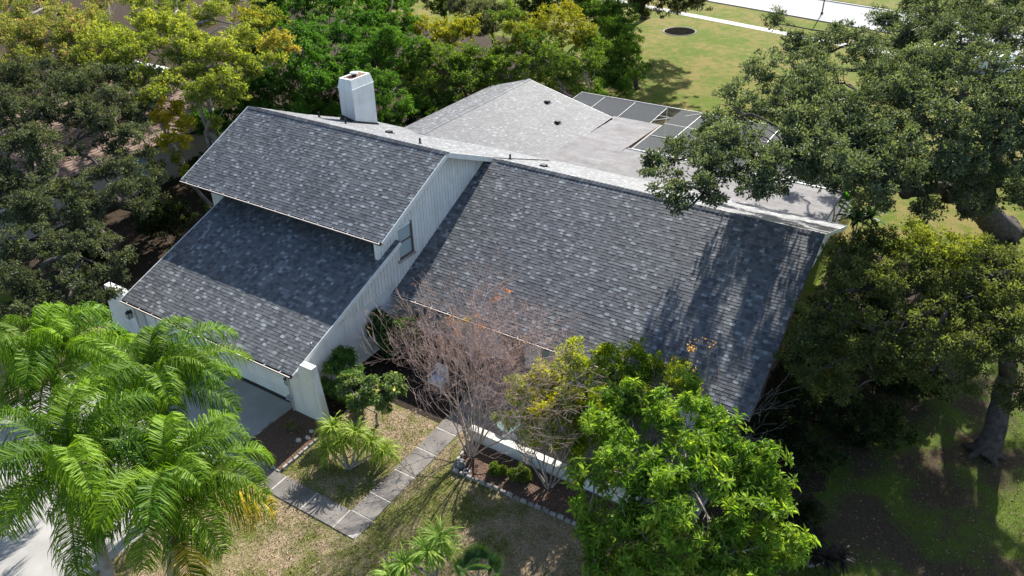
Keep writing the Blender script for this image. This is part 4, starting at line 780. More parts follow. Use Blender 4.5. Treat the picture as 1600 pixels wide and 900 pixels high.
# --- understory
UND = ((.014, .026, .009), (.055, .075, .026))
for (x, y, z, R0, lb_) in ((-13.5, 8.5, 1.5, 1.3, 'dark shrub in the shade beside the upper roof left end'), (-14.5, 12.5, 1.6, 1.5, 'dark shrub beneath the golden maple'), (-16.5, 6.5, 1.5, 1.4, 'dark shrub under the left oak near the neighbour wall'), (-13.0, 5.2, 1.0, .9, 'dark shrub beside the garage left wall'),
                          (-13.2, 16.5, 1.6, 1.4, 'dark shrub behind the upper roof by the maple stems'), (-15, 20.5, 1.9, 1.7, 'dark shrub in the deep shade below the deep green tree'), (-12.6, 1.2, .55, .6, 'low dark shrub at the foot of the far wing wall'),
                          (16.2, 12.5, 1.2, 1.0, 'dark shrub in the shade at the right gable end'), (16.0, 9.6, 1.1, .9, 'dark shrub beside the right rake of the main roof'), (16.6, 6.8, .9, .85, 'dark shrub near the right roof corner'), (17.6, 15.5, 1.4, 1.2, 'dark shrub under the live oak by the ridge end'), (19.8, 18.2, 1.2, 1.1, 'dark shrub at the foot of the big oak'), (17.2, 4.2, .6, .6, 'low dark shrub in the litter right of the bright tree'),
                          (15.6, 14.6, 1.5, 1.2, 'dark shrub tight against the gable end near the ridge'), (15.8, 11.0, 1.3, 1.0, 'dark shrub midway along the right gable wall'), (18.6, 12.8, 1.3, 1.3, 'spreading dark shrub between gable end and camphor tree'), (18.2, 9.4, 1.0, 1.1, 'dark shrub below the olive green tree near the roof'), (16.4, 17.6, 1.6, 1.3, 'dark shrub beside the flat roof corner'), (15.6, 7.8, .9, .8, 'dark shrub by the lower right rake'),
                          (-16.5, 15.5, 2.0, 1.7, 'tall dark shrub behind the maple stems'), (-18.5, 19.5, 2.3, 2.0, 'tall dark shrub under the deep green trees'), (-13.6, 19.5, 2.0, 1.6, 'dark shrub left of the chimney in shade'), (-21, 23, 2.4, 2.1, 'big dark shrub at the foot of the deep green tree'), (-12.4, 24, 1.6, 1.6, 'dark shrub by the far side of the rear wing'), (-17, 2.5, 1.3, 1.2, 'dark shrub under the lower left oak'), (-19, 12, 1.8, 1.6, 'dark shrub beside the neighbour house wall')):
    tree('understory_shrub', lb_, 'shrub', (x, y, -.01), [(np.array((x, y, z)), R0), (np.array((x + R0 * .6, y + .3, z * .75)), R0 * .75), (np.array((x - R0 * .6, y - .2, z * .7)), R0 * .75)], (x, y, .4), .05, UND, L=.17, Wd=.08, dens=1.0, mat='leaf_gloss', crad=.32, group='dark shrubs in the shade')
# --- bare crape myrtles
def bare_tree(label, base, stems, hgt, spread, seed, bark, leaves=(), depth=5, lean=(0, 0), seedheads=0):
    random.seed(seed); base = np.array(base, float)
    T = thing('bare_tree', tuple(base), label, 'tree'); tr_ = MB(); tw = MB(); tips = []
    def grow(p, d, L, r, lev):
        n = 4 if lev < 3 else 3; pts = [p]; q = p.copy(); dd = d.copy()
        for i in range(n):
            dd = dd + np.array([random.gauss(0, .13), random.gauss(0, .13), random.gauss(.045, .08)]); dd /= np.linalg.norm(dd); q = q + dd * L / n; pts.append(q.copy())
        r1 = max(r * .62, .004); (tr_ if lev < 3 else tw).tube(pts, [r + (r1 - r) * i / n for i in range(n + 1)], 6 if lev < 2 else (4 if lev < 3 else 3), cap=False)
        if lev >= depth: tips.append(q); return
        for c in range(random.choice((2, 3)) if lev else 3):
            a = np.array([random.gauss(0, 1) for _ in range(3)]); a -= dd * (a @ dd); a /= np.linalg.norm(a)
            e = dd + a * random.uniform(.35, .8); e[2] += .06; e /= np.linalg.norm(e)
            grow(pts[-1] if c < 2 else pts[-2], e, L * random.uniform(.62, .9), r1 * random.uniform(.65, .9), lev + 1)
    for s in range(stems):
        an = 6.283 * s / stems + random.uniform(-.3, .3); k = random.uniform(.5, 1) * spread
        d = np.array([math.cos(an) * k + lean[0], math.sin(an) * k + lean[1], 1.0]); d /= np.linalg.norm(d)
        grow(base + (math.cos(an) * .09, math.sin(an) * .09, -.03), d, hgt * random.uniform(.26, .36), .034, 0)
    tr_.build('trunk', M[bark], T, smooth=True); tw.build('twigs', M['bark_twig' if seedheads else bark], T, smooth=True, kind='stuff')
    t = np.array(tips); r = np.random.default_rng(seed)
    if seedheads:
        sel = t[r.uniform(0, 1, len(t)) < seedheads]; k = np.repeat(sel, 5, 0); k = k + r.normal(0, .05, k.shape)
        d = nrm(r.normal(size=k.shape)); n = nrm(r.normal(size=k.shape))
        leaf_mesh(T, 'seed_head', k, d, n, np.full(len(k), .05), np.full(len(k), .03), np.tile((.22, .13, .12), (len(k), 1)) * r.uniform(.6, 1.4, (len(k), 1)), M['leaf'], kind='stuff')
    if leaves:
        k = []; cl = []
        for (p, cnt, c) in leaves:
            j = t[np.argsort(np.linalg.norm(t - p, axis=1))[:4]]
            q = j[r.integers(0, len(j), cnt)] + r.normal(0, .07, (cnt, 3)); k.append(q); cl.append(np.tile(c, (cnt, 1)) * r.uniform(.7, 1.3, (cnt, 1)))
        k = np.concatenate(k); cl = np.concatenate(cl); d = nrm(r.normal(size=k.shape) + (0, 0, -.4)); n = nrm(r.normal(size=k.shape) + (0, 0, .5))
        leaf_mesh(T, 'autumn_leaf', k, d, n, np.full(len(k), .10), np.full(len(k), .055), cl, M['leaf'], kind='stuff')
    return T
ORG = (.62, .20, .05)
bare_tree('bare multi stemmed tree with reddish twigs at the walk end of mulch bed', (*ground(737, 712)[:2], .03), 14, 5.3, .66, 11, 'bark_myrtle',
          leaves=[(P(703, 505, 4.0), 26, ORG), (P(727, 500, 4.2), 26, (.5, .35, .05)), (P(780, 460, 4.4), 28, ORG), (P(757, 500, 3.4), 40, (.7, .30, .04)), (P(715, 515, 3.4), 20, ORG), (P(830, 530, 3.0), 18, (.55, .28, .1))], depth=6, lean=(-.06, .26), seedheads=.12)
bare_tree('bare pale grey tree at the low white wall beside the bright tree', (*ground(857, 762)[:2], .03), 8, 4.4, .6, 23, 'bark_pale', depth=4, lean=(-.2, .12))
bare_tree('bare grey tree over the roof edge right of the yellow green tree', (12.9, 4.4, 0), 8, 4.6, .42, 31, 'bark_pale', leaves=[(P(1070, 548, 3.6), 24, (.62, .36, .16)), (P(1092, 560, 3.5), 30, (.6, .38, .18)), (P(1108, 535, 3.8), 14, (.6, .32, .1))], depth=4, lean=(.0, .08))
# --- dead grey boughs in the right tree belong to it as parts
# --- palms
def strip_pts(p0, p1, p2, sd, w): return [p0 + sd * w / 2, p0 - sd * w / 2, p1 + sd * w * .45, p1 - sd * w * .45, p2]
def frond(T, base, az, elev, Lf, droop, r, cols, nl=62, Lm=.55, wd=.028, hang=1.0, name='frond', mat='frond', ytip=None):
    n = 14; p = np.array(base, float); pts = [p.copy()]; a = elev; dirs = []
    side0 = np.array((-math.sin(az), math.cos(az), 0)); tw = r.normal(0, .12)
    for i in range(n):
        t = i / n; d = np.array((math.cos(az + tw * t) * math.cos(a), math.sin(az + tw * t) * math.cos(a), math.sin(a))); dirs.append(d); p = p + d * Lf / n; pts.append(p.copy()); a -= droop / n * (.35 + 1.3 * t)
    dirs.append(dirs[-1]); pts = np.array(pts); dirs = np.array(dirs)
    ts = np.repeat(np.linspace(.10, .995, nl), 2); sg = np.tile((1., -1.), nl); k = len(ts)
    x = ts * n; i0 = np.minimum(x.astype(int), n - 1); fr = (x - i0)[:, None]
    q = pts[i0] * (1 - fr) + pts[i0 + 1] * fr; dv = nrm(dirs[i0] * (1 - fr) + dirs[i0 + 1] * fr)
    sd = nrm(np.cross(dv, np.broadcast_to((0, 0, 1.), dv.shape))); up = np.cross(sd, dv)
    ll = Lm * (np.clip(np.sin(np.pi * np.clip(ts * .88 + .1, 0, 1)), .12, 1) ** .6) * r.uniform(.8, 1.12, k)
    d1 = nrm(sd * sg[:, None] * r.uniform(.75, 1.0, k)[:, None] + dv * r.uniform(.35, .7, k)[:, None] + up * r.normal(.22, .3, k)[:, None])
    m1 = q + d1 * (ll * .42)[:, None]; d2 = nrm(d1 + np.array((0, 0, -1.)) * (hang * r.uniform(.55, 1.1, k))[:, None]); m2 = m1 + d2 * (ll * .34)[:, None]
    d3 = nrm(d2 + np.array((0, 0, -1.)) * (hang * r.uniform(.5, 1.2, k))[:, None]); e = m2 + d3 * (ll * .28)[:, None]
    wv = nrm(np.cross(d1, up * .6 + dv * .9 * sg[:, None])) ; wv = nrm(dv - d1 * (dv * d1).sum(1)[:, None] + up * r.normal(0, .4, k)[:, None])
    w = wd * r.uniform(.8, 1.2, k)[:, None]
    V = np.stack([q + wv * w * .35, q - wv * w * .35, m1 + wv * w * .5, m1 - wv * w * .5, m2 + wv * w * .38, m2 - wv * w * .38, e], 1)
    b = np.arange(k)[:, None] * 7
    Q = np.concatenate([b + [[0, 1, 3, 2]], b + [[2, 3, 5, 4]]], 1).reshape(-1, 4); Tt = (b + [[4, 5, 6]])
    f = np.clip(r.uniform(0, 1) * .6 + r.normal(.22, .2, k), 0, 1)[:, None]; c = (np.array(cols[0]) * (1 - f) + np.array(cols[1]) * f) * r.uniform(.75, 1.25)
    if ytip is not None: s = ts > ytip; s = s & (r.uniform(0, 1, k) < .72); c[s] = np.array((.50, .39, .03)) * r.uniform(.5, 1.2, (s.sum(), 1))
    # rachis as a thin three sided tube
    RV = []; RQ = []
    for i in range(n + 1):
        rad = .022 * (1 - .8 * i / n) * (Lf / 3) + .003; s_ = nrm(np.cross(dirs[i], (0, 0, 1.))); u_ = np.cross(s_, dirs[i])
        RV += [pts[i] + s_ * rad, pts[i] - s_ * rad, pts[i] - u_ * rad * .9]
    for i in range(n):
        for j in range(3): RQ.append((i * 3 + j, i * 3 + (j + 1) % 3, i * 3 + 3 + (j + 1) % 3, i * 3 + 3 + j))
    nv = k * 7; rc = np.tile(np.array((.16, .19, .05)), (len(RQ), 1))
    V = np.concatenate([V.reshape(-1, 3), np.array(RV)]) - org(T)
    me = mesh_of(name, V, np.concatenate([Q, np.array(RQ) + nv]), Tt, [M[mat]], np.concatenate([np.repeat(c, 2, 0), rc, c]))
    return link(name, me, T)
def queen_palm(label, base, top, seed, nf, Lf, tilt=(0, 0), skirt=True, yel=(), tr=.15, extra=()):
    r = np.random.default_rng(seed); random.seed(seed); base = np.array(base, float); top = np.array(top, float)
    T = thing('queen_palm', tuple(base), label, 'palm tree', 'queen palms by the driveway')
    n = 16; tb = MB(); pts = []; rad = []
    for i in range(n + 1):
        t = i / n; p = base + (top - base) * t; p = p + np.array((top - base)[:2].tolist() + [0]) * (t * (t - 1)) * .35; pts.append(p); rad.append(tr * (1.25 - .35 * t) * (1 + .035 * (i % 2)) + (.05 if t < .06 else 0))
    tb.tube(pts, rad, 12); tb.build('trunk', M['bark_palm'], T, smooth=True)
    cs = MB(); cs.tube([top - (0, 0, .05), top + (0, 0, .35), top + (0, 0, .8)], [tr * .95, tr * 1.25, tr * .5], 10); cs.build('crownshaft', M['bark_oak'], T, smooth=True)
    cols = ((.03, .105, .006), (.195, .315, .018)); hub = top + (0, 0, .65)
    for k in range(nf):
        u = k / (nf - 1); az = k * 2.39996 + r.normal(0, .15); el = 1.35 - 1.38 * u ** .9 + r.normal(0, .07)
        frond(T, hub + np.array((math.cos(az), math.sin(az), 0)) * .06 - (0, 0, .45 * u), az, el, Lf * r.uniform(.88, 1.08) * (.75 if u < .08 else 1), 1.55 + .75 * (1 - u) + r.normal(0, .1), r, cols, nl=118, Lm=.98, wd=.027, hang=1.6, ytip=(.55 if k in yel else None))
    for az, el, L_, dr_, yt_ in extra: frond(T, hub - (0, 0, .1), az, el, L_, dr_, r, cols, nl=118, Lm=.98, wd=.027, hang=1.6, ytip=yt_)
    if skirt:
        for k in range(7):
            az = r.uniform(-2.6, .6); frond(T, hub - (0, 0, .55), az, -1.05, Lf * .68, .55, r, ((.13, .07, .045), (.24, .15, .10)), nl=40, Lm=.34, wd=.022, hang=1.1, name='dry_frond', mat='frond')
    return T
queen_palm('queen palm nearest the lawn with hanging brown dead fronds and yellow frond tips', (3.0, -7.9, 0), (3.3, -7.0, 4.0), 5, 20, 2.95, yel=(16, 18), extra=((.55, -.1, 2.7, 1.7, .45), (-2.4, .1, 2.6, 1.4, None)))
queen_palm('queen palm with a smooth grey leaning trunk over the pale driveway', (1.35, -8.6, 0), (.75, -8.0, 4.3), 8, 21, 3.0)
queen_palm('queen palm farthest back with fronds arching before the garage eave', (-.9, -4.9, 0), (-.55, -4.55, 4.15), 13, 21, 3.0, skirt=False)
queen_palm('queen palm at the left picture edge over the driveway', (-5.2, -5.6, 0), (-5.0, -5.4, 4.0), 21, 20, 2.8, skirt=False)
# --- strappy rosette plants
def rosette(T, c, n, Lr, wd, r, cols, up=.7, droop=1.0, name='leaf_rosette'):
    az = r.uniform(0, 6.28, n); el = r.uniform(-.1, 1.3, n) * up; k = n; seg = 4; P0 = np.tile(np.array(c, float), (n, 1)); V = []
    d = np.stack([np.cos(az) * np.cos(el), np.sin(az) * np.cos(el), np.sin(el)], 1); sd = np.stack([-np.sin(az), np.cos(az), np.zeros(n)], 1); L = Lr * r.uniform(.7, 1.15, n)
    p = P0; rows = []
    for i in range(seg + 1):
        w = wd * (.7, 1, .9, .6, .04)[i]; rows += [p + sd * w / 2, p - sd * w / 2]
        d = nrm(d + np.array((0, 0, -1.)) * droop * .28 * (i + .4) / 2); p = p + d * (L / seg)[:, None]
    V = np.stack(rows, 1); b = np.arange(n)[:, None] * (2 * seg + 2)
    Q = np.concatenate([b + [[2 * i, 2 * i + 1, 2 * i + 3, 2 * i + 2]] for i in range(seg)], 1).reshape(-1, 4)
    f = r.uniform(0, 1, n)[:, None]; col = np.array(cols[0]) * (1 - f) + np.array(cols[1]) * f
    me = mesh_of(name, (V - org(T)).reshape(-1, 3), Q, None, [M['frond']], np.repeat(col, seg, 0)); return link(name, me, T)
def rosette_plant(name, label, cat, base, heads, n, Lr, wd, cols, seed, up=.7, droop=1.0, stem=.03):
    r = np.random.default_rng(seed); random.seed(seed); T = thing(name, tuple(base), label, cat)
    tb = MB()
    for h in heads: tb.tube(limb_path(np.array(base) - (0, 0, .03), h, .03, .06, 4, .1), [stem * 1.7, stem * 1.4, stem * 1.2, stem, stem * .9], 6)
    tb.build('stem', M['bark_pale'], T, smooth=True)
    for h in heads: rosette(T, h, n, Lr, wd, r, cols, up, droop)
    return T
b = ground(545, 733)
rosette_plant('ponytail_palm', 'small ponytail palm with drooping light green tufts on the lawn', 'palm', (*b[:2], 0), [P(520, 668, 1.35), P(556, 676, 1.35), P(578, 692, .95), P(512, 700, .75), P(600, 705, .6), P(536, 690, 1.0)], 130, .85, .034, ((.14, .24, .022), (.38, .46, .08)), 3, .85, 2.0)
b = np.array(P(680, 905, 0))
rosette_plant('dragon_plant', 'clump of strappy light green dragon plants at the bottom edge', 'plant', (*b[:2], 0), [P(688, 838, 1.5), P(668, 862, 1.5), P(634, 882, 1.35), P(690, 855, 1.0), P(612, 900, 1.1)], 64, .78, .058, ((.13, .27, .025), (.38, .48, .10)), 4, .8, 1.1)
# fan palm at the bottom edge
fp = thing('fan_palm', tuple(P(748, 915, 0)), 'low dark green fan palm at the bottom edge beside the dragon plants', 'palm'); r = np.random.default_rng(9)
MB().tube([P(748, 915, 0), P(748, 908, .3)], [.09, .08], 8).build('stem', M['bark_palm'], fp)
for k in range(11):
    an = k * 2.4 + .2; h = np.array(P(748, 905, .35)); el = .25 + .10 * k; ax = np.array((math.cos(an) * math.cos(el), math.sin(an) * math.cos(el), math.sin(el))); c = h + ax * (.42 + .03 * k)
    MB().tube([h, c], [.014, .01], 4).build('petiole', M['bark_pale'], fp)
    n = 30; th = np.linspace(-1.5, 1.5, n); s = nrm(np.cross(ax, (0, 0, 1.))); u = np.cross(s, ax)
    d = nrm(np.cos(th)[:, None] * ax + np.sin(th)[:, None] * s + u * .12 - np.array((0, 0, .1)))
    leaf_mesh(fp, 'fan_leaf', np.tile(c, (n, 1)), d, np.tile(u, (n, 1)), .5 * (1 - .12 * np.abs(th)), np.full(n, .05), np.tile((.09, .17, .06), (n, 1)) * r.uniform(.7, 1.4, (n, 1)), M['frond'], .05)
# big leaved plants beside the right gable end
for (u, v, z, s, lb_, cc_) in ((1305, 318, 1.5, .8, 'bright green big leaved plant at the gable end by the flat roof', ((.03, .12, .01), (.10, .26, .02))), (1340, 345, 1.1, .9, 'dark big leaved plant in the shade under the oak bough', ((.015, .05, .012), (.04, .10, .02)))):
    c = np.array(P(u, v, z)); rosette_plant('broad_leaf_plant', lb_, 'plant', (c[0], c[1], 0), [c, c + (.5, .3, .2), c + (-.3, .5, -.1)], 26, 1.1 * s, .2, cc_, 44 + u, 1.0, .8, .04)
# dark cordyline at the lower right
b = ground(1262, 885); rosette_plant('cordyline', 'dark purple leaved plant right of the bright tree at the bottom', 'plant', (*b[:2], 0), [b + (0, 0, .5), b + (.4, .15, .4), b + (-.35, .3, .45), b + (.75, .5, .35), b + (-.1, .75, .4)], 40, .55, .09, ((.015, .022, .016), (.05, .035, .035)), 61, .9, .8, .02)
b = ground(487, 648); rosette_plant('bed_plant', 'little dark stemmed plant at the foot of the wing wall', 'plant', (b[0], b[1], .03), [b + (0, 0, .3), b + (.12, 0, .4), b + (-.12, .02, .25)], 14, .22, .03, ((.04, .03, .04), (.09, .07, .08)), 71, 1, .5, .008)
b = ground(452, 672); rosette_plant('bed_plant', 'sparse olive green plant in the left mulch bed', 'plant', (b[0], b[1], .03), [b + (0, 0, .15), b + (.25, .1, .15), b + (-.1, .2, .12)], 16, .3, .03, ((.10, .11, .03), (.2, .2, .06)), 72, .8, .6, .006)
# ------------------------------------------------------------------ garden bits
lw = thing('garden_wall', (6.1, 2.3, 0), 'low white garden wall behind the mulch bed with sunlit pale cap', 'wall')
MB().box((6.12, 2.32, -.05), (12.6, 2.52, .46)).build('wall_body', M['stucco'], lw)
x = 6.08
while x < 12.5: MB().box((x + .004, 2.28, .462), (min(x + .8, 12.64) - .004, 2.56, .52 + random.uniform(0, .006))).build('cap_stone', M['cap'], lw); x += .8
def rock(u, v, s, label, mat='stone', cat='stone', name='garden_stone'):
    b = ground(u, v); random.seed(int(u * 7 + v)); o = MB().ball((b[0], b[1], s[2] * .55 + .02), s, 9, 6, .12).build(name, M[mat]); props(o, label, cat); return o
rock(467, 690, (.12, .09, .08), 'pale broken stone in the left mulch bed nearest the driveway'); rock(481, 686, (.10, .08, .09), 'pale block stone in the left mulch bed middle'); rock(487, 676, (.10, .09, .07), 'pale stone in the left mulch bed nearest the wing wall')
rock(719, 729, (.22, .2, .2), 'round grey boulder in the corner of the right mulch bed', 'rock', 'boulder', 'boulder')
b = ground(729, 738); rg = MB(); V = []; F = []
for i in range(16):
    for j in range(6):
        a, c = 6.283 * i / 16, 6.283 * j / 6; rr_ = .1 + .03 * math.cos(c); V.append((b[0] + rr_ * math.cos(a), b[1] + rr_ * math.sin(a), .06 + .03 * math.sin(c)))
        F.append((i * 6 + j, ((i + 1) % 16) * 6 + j, ((i + 1) % 16) * 6 + (j + 1) % 6, i * 6 + (j + 1) % 6))
props(rg.add(V, F).build('garden_ring', M['stone']), 'small pale ring lying beside the grey boulder in the bed', 'garden ring')
b = ground(457, 637); pl = thing('path_light', (b[0], b[1], 0), 'small lilac capped path light at the garage corner', 'garden light')
MB().tube([(b[0], b[1], 0), (b[0], b[1], .58)], .018, 8).build('post', M['lilac'], pl); MB().tube([(b[0], b[1], .50), (b[0], b[1], .56), (b[0], b[1], .66)], [.17, .15, .02], 10).build('lamp_shade', M['lilac'], pl)
# patio furniture glimpsed behind the bare tree
b = ground(686, 606); ch_ = thing('patio_chair', (b[0], b[1], 0), 'pale cushioned patio chair by the entry behind the bare branches', 'chair')
for dx in (-.28, .28):
    for dy in (-.26, .26): MB().bar((b[0] + dx, b[1] + dy, 0.01), (b[0] + dx, b[1] + dy, .62 if dy < 0 else .9), .04, .04).build('leg', M['white'], ch_)
MB().box((b[0] - .31, b[1] - .3, .34), (b[0] + .31, b[1] + .3, .38)).build('seat_frame', M['white'], ch_); MB().box((b[0] - .27, b[1] - .27, .383), (b[0] + .27, b[1] + .22, .48)).build('cushion', M['cloth'], ch_)
MB().prism([(b[0] - .26, b[1] + .2, .49), (b[0] - .26, b[1] + .28, .95), (b[0] - .26, b[1] + .33, .95), (b[0] - .26, b[1] + .28, .49)], (.52, 0, 0)).build('backrest', M['cloth'], ch_)
for dx in (-.3, .3): MB().box((b[0] + dx - .03, b[1] - .3, .622), (b[0] + dx + .03, b[1] + .28, .66)).build('armrest', M['white'], ch_)
b = P(795, 662, .7); tbl = thing('patio_table', (b[0], b[1], 0), 'pale green glass topped patio table behind the low wall', 'table')
MB().tube([(b[0], b[1], .69), (b[0], b[1], .705)], .42, 24).build('tabletop', M['table_glass'], tbl); MB().tube([(b[0], b[1], .03), (b[0], b[1], .686)], .05, 8).tube([(b[0], b[1], .012), (b[0], b[1], .04)], [.3, .26], 16).build('pedestal', M['white'], tbl)
# ------------------------------------------------------------------ neighbours, fence, road things
NH = thing('neighbour_house', (-30, 8, 0), 'neighbour house with brown shingled roof half hidden by the left oaks', 'house')
nx0, nx1, ny0, ny1 = -37.5, -22.6, -3, 16.5; rx = -30; ez, rz = 2.6, 4.9
MB().box((nx0 + .5, ny0 + .5, 0), (nx1 - .5, ny1 - .5, 2.55)).build('wall', M['wall_cream'], NH)
for sgn, xe in ((1, nx1), (-1, nx0)):
    rs = MB().hexa([(xe, ny0, ez - .15), (xe, ny1, ez - .15), (rx, ny1, rz - .15), (rx, ny0, rz - .15), (xe, ny0, ez), (xe, ny1, ez), (rx, ny1, rz), (rx, ny0, rz)][::1] if sgn < 0 else [(rx, ny0, rz - .15), (rx, ny1, rz - .15), (xe, ny1, ez - .15), (xe, ny0, ez - .15), (rx, ny0, rz), (rx, ny1, rz), (xe, ny1, ez), (xe, ny0, ez)]).build('roof_slope', M['underlay'], NH)
    cm = MB(); n = 34
    for k in range(n):
        t0, t1 = k / n, (k + 1.1) / n; f = lambda t: (xe + (rx - xe) * min(t, 1), ez + (rz - ez) * min(t, 1))
        (xa, za), (xb, zb) = f(t0), f(t1)
        cm.add([(xa, ny0, za + .03), (xa, ny1, za + .03), (xb, ny1, zb + .006), (xb, ny0, zb + .006), (xa, ny0, za), (xa, ny1, za)], [(0, 1, 2, 3), (4, 5, 1, 0)])
    co_ = cm.build('shingle_courses', M['brown_shingle'], rs); co_['kind'] = 'stuff'
for yy in (2, 9): 
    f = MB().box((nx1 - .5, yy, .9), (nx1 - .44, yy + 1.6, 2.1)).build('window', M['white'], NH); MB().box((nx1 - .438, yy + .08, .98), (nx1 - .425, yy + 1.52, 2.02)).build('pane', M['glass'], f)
for (x, y) in ((nx0 + .497, ny0), ):
    MB().prism([(nx0 + .5, ny0 + .45, 2.5), (nx1 - .5, ny0 + .45, 2.5), (rx, ny0 + .45, rz - .2)], (0, .08, 0)).build('gable', M['wall_cream'], NH)
    MB().prism([(nx0 + .5, ny1 - .53, 2.5), (nx1 - .5, ny1 - .53, 2.5), (rx, ny1 - .53, rz - .2)], (0, .08, 0)).build('gable', M['wall_cream'], NH)
c = P(208, 108, 2.8); CP = thing('carport', (c[0], c[1], 0), 'white metal carport roof glimpsed through the maple', 'carport')
for k in range(10): MB().box((c[0] - 3.2 + k * .62, c[1] - 1.7, 2.72 + .012 * (k % 2)), (c[0] - 2.59 + k * .62, c[1] + 1.7, 2.76 + .012 * (k % 2))).build('roof_panel', M['white'], CP)
for dx in (-3, 2.8):
    for dy in (-1.5, 1.5): MB().box((c[0] + dx - .05, c[1] + dy - .05, 0), (c[0] + dx + .05, c[1] + dy + .05, 2.715)).build('post', M['white'], CP)
F_ = thing('wood_fence', (-18, 35, 0), 'dark brown board fence in the shade behind the rear wing', 'fence')
x = -30.0
bme = None
while x < -2.2:
    if bme is None:
        o = MB().box((-.07, -.012, .05), (.07, .012, 1.8)).build('board', M['fence_wood']); o.parent = F_; bme = o.data; o.location = (x + 18, 0, 0)
    else: link('board', bme, F_, (x + 18, random.uniform(-.006, .006), random.uniform(-.02, .02)))
    x += .152
for z in (.5, 1.4): MB().box((-30, 35.03, z), (-2.2, 35.07, z + .09)).build('rail', M['fence_wood'], F_)
def car(u, v, label, rz):
    b = ground(u, v); T = thing('parked_car', (b[0], b[1], 0), label, 'car', 'cars parked near the road'); T.rotation_euler = (0, 0, rz)
    prof = [(-2.2, .35), (-2.22, .75), (-2.05, .9), (-1.45, .95), (-.85, 1.42), (.75, 1.45), (1.35, .98), (2.1, .85), (2.25, .6), (2.2, .35)]
    mb = MB(); n = len(prof); V = [(x, s * (.88 - (.16 if z > 1.1 else 0)), z) for s in (-1, 1) for x, z in prof]
    mb.add(V, [tuple(range(n))[::-1], tuple(range(n, 2 * n))] + [(i, (i + 1) % n, (i + 1) % n + n, i + n) for i in range(n)]); 
    me = bpy.data.meshes.new('body'); me.from_pydata(V, [], mb.F); me.materials.append(M['car_white']); link('body', me, T)
    wn_ = MB()
    for s in (-1, 1): wn_.hexa([(-1.25, s * .83, .98), (1.1, s * .83, .98), (1.1, s * .845, .98), (-1.25, s * .845, .98), (-.8, s * .735, 1.38), (.7, s * .735, 1.38), (.7, s * .75, 1.38), (-.8, s * .75, 1.38)])
    wn_.hexa([(.80, -.66, 1.42), (1.34, -.72, 1.0), (1.36, -.72, 1.02), (.82, -.66, 1.44), (.80, .66, 1.42), (1.34, .72, 1.0), (1.36, .72, 1.02), (.82, .66, 1.44)])
    wn_.hexa([(-.92, -.66, 1.40), (-1.44, -.72, .98), (-1.46, -.72, 1.0), (-.94, -.66, 1.42), (-.92, .66, 1.40), (-1.44, .72, .98), (-1.46, .72, 1.0), (-.94, .66, 1.42)])
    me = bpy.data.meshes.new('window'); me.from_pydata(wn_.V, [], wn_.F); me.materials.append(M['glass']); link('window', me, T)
    for x in (-1.4, 1.4):
        for s in (-1, 1):
            wb = MB().tube([(x, s * .72, .33), (x, s * .9, .33)], .33, 14); me = bpy.data.meshes.new('wheel'); me.from_pydata(wb.V, [], wb.F); me.materials.append(M['rubber']); wo = link('wheel', me, T)
            hb = MB().tube([(x, s * .9, .33), (x, s * .912, .33)], .19, 10); me = bpy.data.meshes.new('rim'); me.from_pydata(hb.V, [], hb.F); me.materials.append(M['white']); link('rim', me, wo)
    for s in (-.6, .6):
        lm_ = MB().box((2.2, s - .15, .62), (2.255, s + .15, .76)); me = bpy.data.meshes.new('headlight'); me.from_pydata(lm_.V, [], lm_.F); me.materials.append(M['table_glass']); link('headlight', me, T)
car(1455, 97, 'white parked car glimpsed through the big oak crown, left one', -.3); car(1552, 112, 'white parked car glimpsed through the big oak crown, right one', -.25)
b = ground(1284, 22); sp = thing('street_pole', (b[0], b[1], 0), 'slim dark pole standing beside the pale road', 'pole')
MB().tube([(b[0], b[1], 0), (b[0], b[1], 5.5)], [.07, .05], 8).build('shaft', M['black'], sp); MB().tube([(b[0], b[1], 0.0), (b[0], b[1], .25)], [.15, .1], 8).build('foot', M['black'], sp)
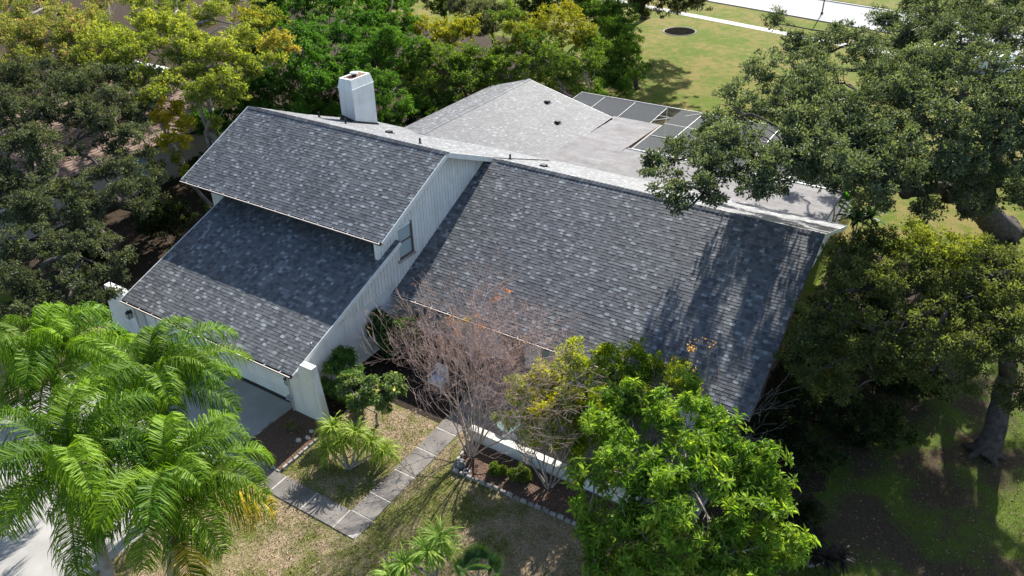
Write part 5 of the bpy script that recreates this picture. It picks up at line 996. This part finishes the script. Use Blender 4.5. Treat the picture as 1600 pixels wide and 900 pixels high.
# ------------------------------------------------------------------ grass and fallen leaves
def scatter_grass(name, poly_test, x0, x1, y0, y1, n, cols, hgt, seed):
    r = np.random.default_rng(seed); x = r.uniform(x0, x1, n); y = r.uniform(y0, y1, n)
    # ragged density
    den = .5 + .25 * np.sin(x * 1.9 + 1.3 * np.sin(y * 1.1)) + .25 * np.sin(y * 2.3 + 1.7 * np.cos(x * .9)); s = poly_test(x, y) & (r.uniform(0, 1, n) < .35 + .65 * den); x = x[s]; y = y[s]; den = den[s]; n = len(x)
    az = r.uniform(0, 6.28, n); h = hgt * r.uniform(.5, 1.4, n); ln = r.uniform(.2, 1.1, n) * h; w = r.uniform(.006, .014, n)
    b = np.stack([x, y, np.full(n, -.012)], 1); s_ = np.stack([-np.sin(az), np.cos(az), np.zeros(n)], 1) * w[:, None]
    tip = b + np.stack([np.cos(az) * ln, np.sin(az) * ln, h], 1)
    V = np.stack([b - s_, b + s_, tip], 1).reshape(-1, 3); T = np.arange(n * 3).reshape(-1, 3)
    f = np.clip(den * 1.1 - .1 + r.normal(0, .3, n), 0, 1)[:, None]; c = np.array(cols[0]) * (1 - f) + np.array(cols[1]) * f; c = c * np.exp(r.normal(0, .25, n))[:, None]
    o = link(name, mesh_of(name, V, None, T, [M['blade']], c)); props(o, kind='stuff'); return o
onwalk = lambda x, y: ((x > 4.70 + .05 * np.sin(y * 5)) & (x < 5.57 + .05 * np.sin(y * 4 + 1)) & (y > -3.25)) | ((y > -3.25 + .04 * np.sin(x * 5)) & (y < -2.47 + .04 * np.sin(x * 6)) & (x < 5.55)) | ((x > 6.4) & (y > .72)) | ((x < 1.46) & (y > -2.45))
front = lambda x, y: ~onwalk(x, y) & (y < 2.45) & (x > -.3) & ((x > .3) | (y < -3))
scatter_grass('grass', front, -.3, 13.2, -12, 2.45, 130000, ((.40, .31, .21), (.15, .17, .045)), .045, 1)
scatter_grass('grass', lambda x, y: x > 12.4, 12.4, 27, -4, 14, 60000, ((.16, .12, .08), (.10, .15, .03)), .06, 2)
r = np.random.default_rng(3)
def litter(name, x0, x1, y0, y1, n, test, z=.0, cols=((.30, .2, .12), (.5, .4, .28))):
    x = r.uniform(x0, x1, n); y = r.uniform(y0, y1, n); s = test(x, y); x, y = x[s], y[s]; n = len(x); c = np.stack([x, y, z + r.uniform(.02, .04, n)], 1)
    az = r.uniform(0, 6.28, n); d = nrm(np.stack([np.cos(az), np.sin(az), r.normal(0, .2, n)], 1)); nn = nrm(r.normal(0, .35, (n, 3)) + (0, 0, 1)); f = r.uniform(0, 1, n)[:, None]
    T = leaf_mesh(None, name, c, d, nn, r.uniform(.05, .11, n), r.uniform(.03, .06, n), np.array(cols[0]) * (1 - f) + np.array(cols[1]) * f, M['blade']); props(T, kind='stuff')
litter('fallen_leaves', -1, 14, -10, 6.8, 2600, lambda x, y: (x > 0.2) | (y < -6))
litter('fallen_leaves', 14.5, 28, -2, 16, 2600, lambda x, y: x > 14.4, cols=((.12, .08, .05), (.34, .26, .18)))
litter('fallen_leaves', -22, -10.5, 0, 20, 2500, lambda x, y: x < -10.4, cols=((.10, .07, .045), (.3, .24, .17)))
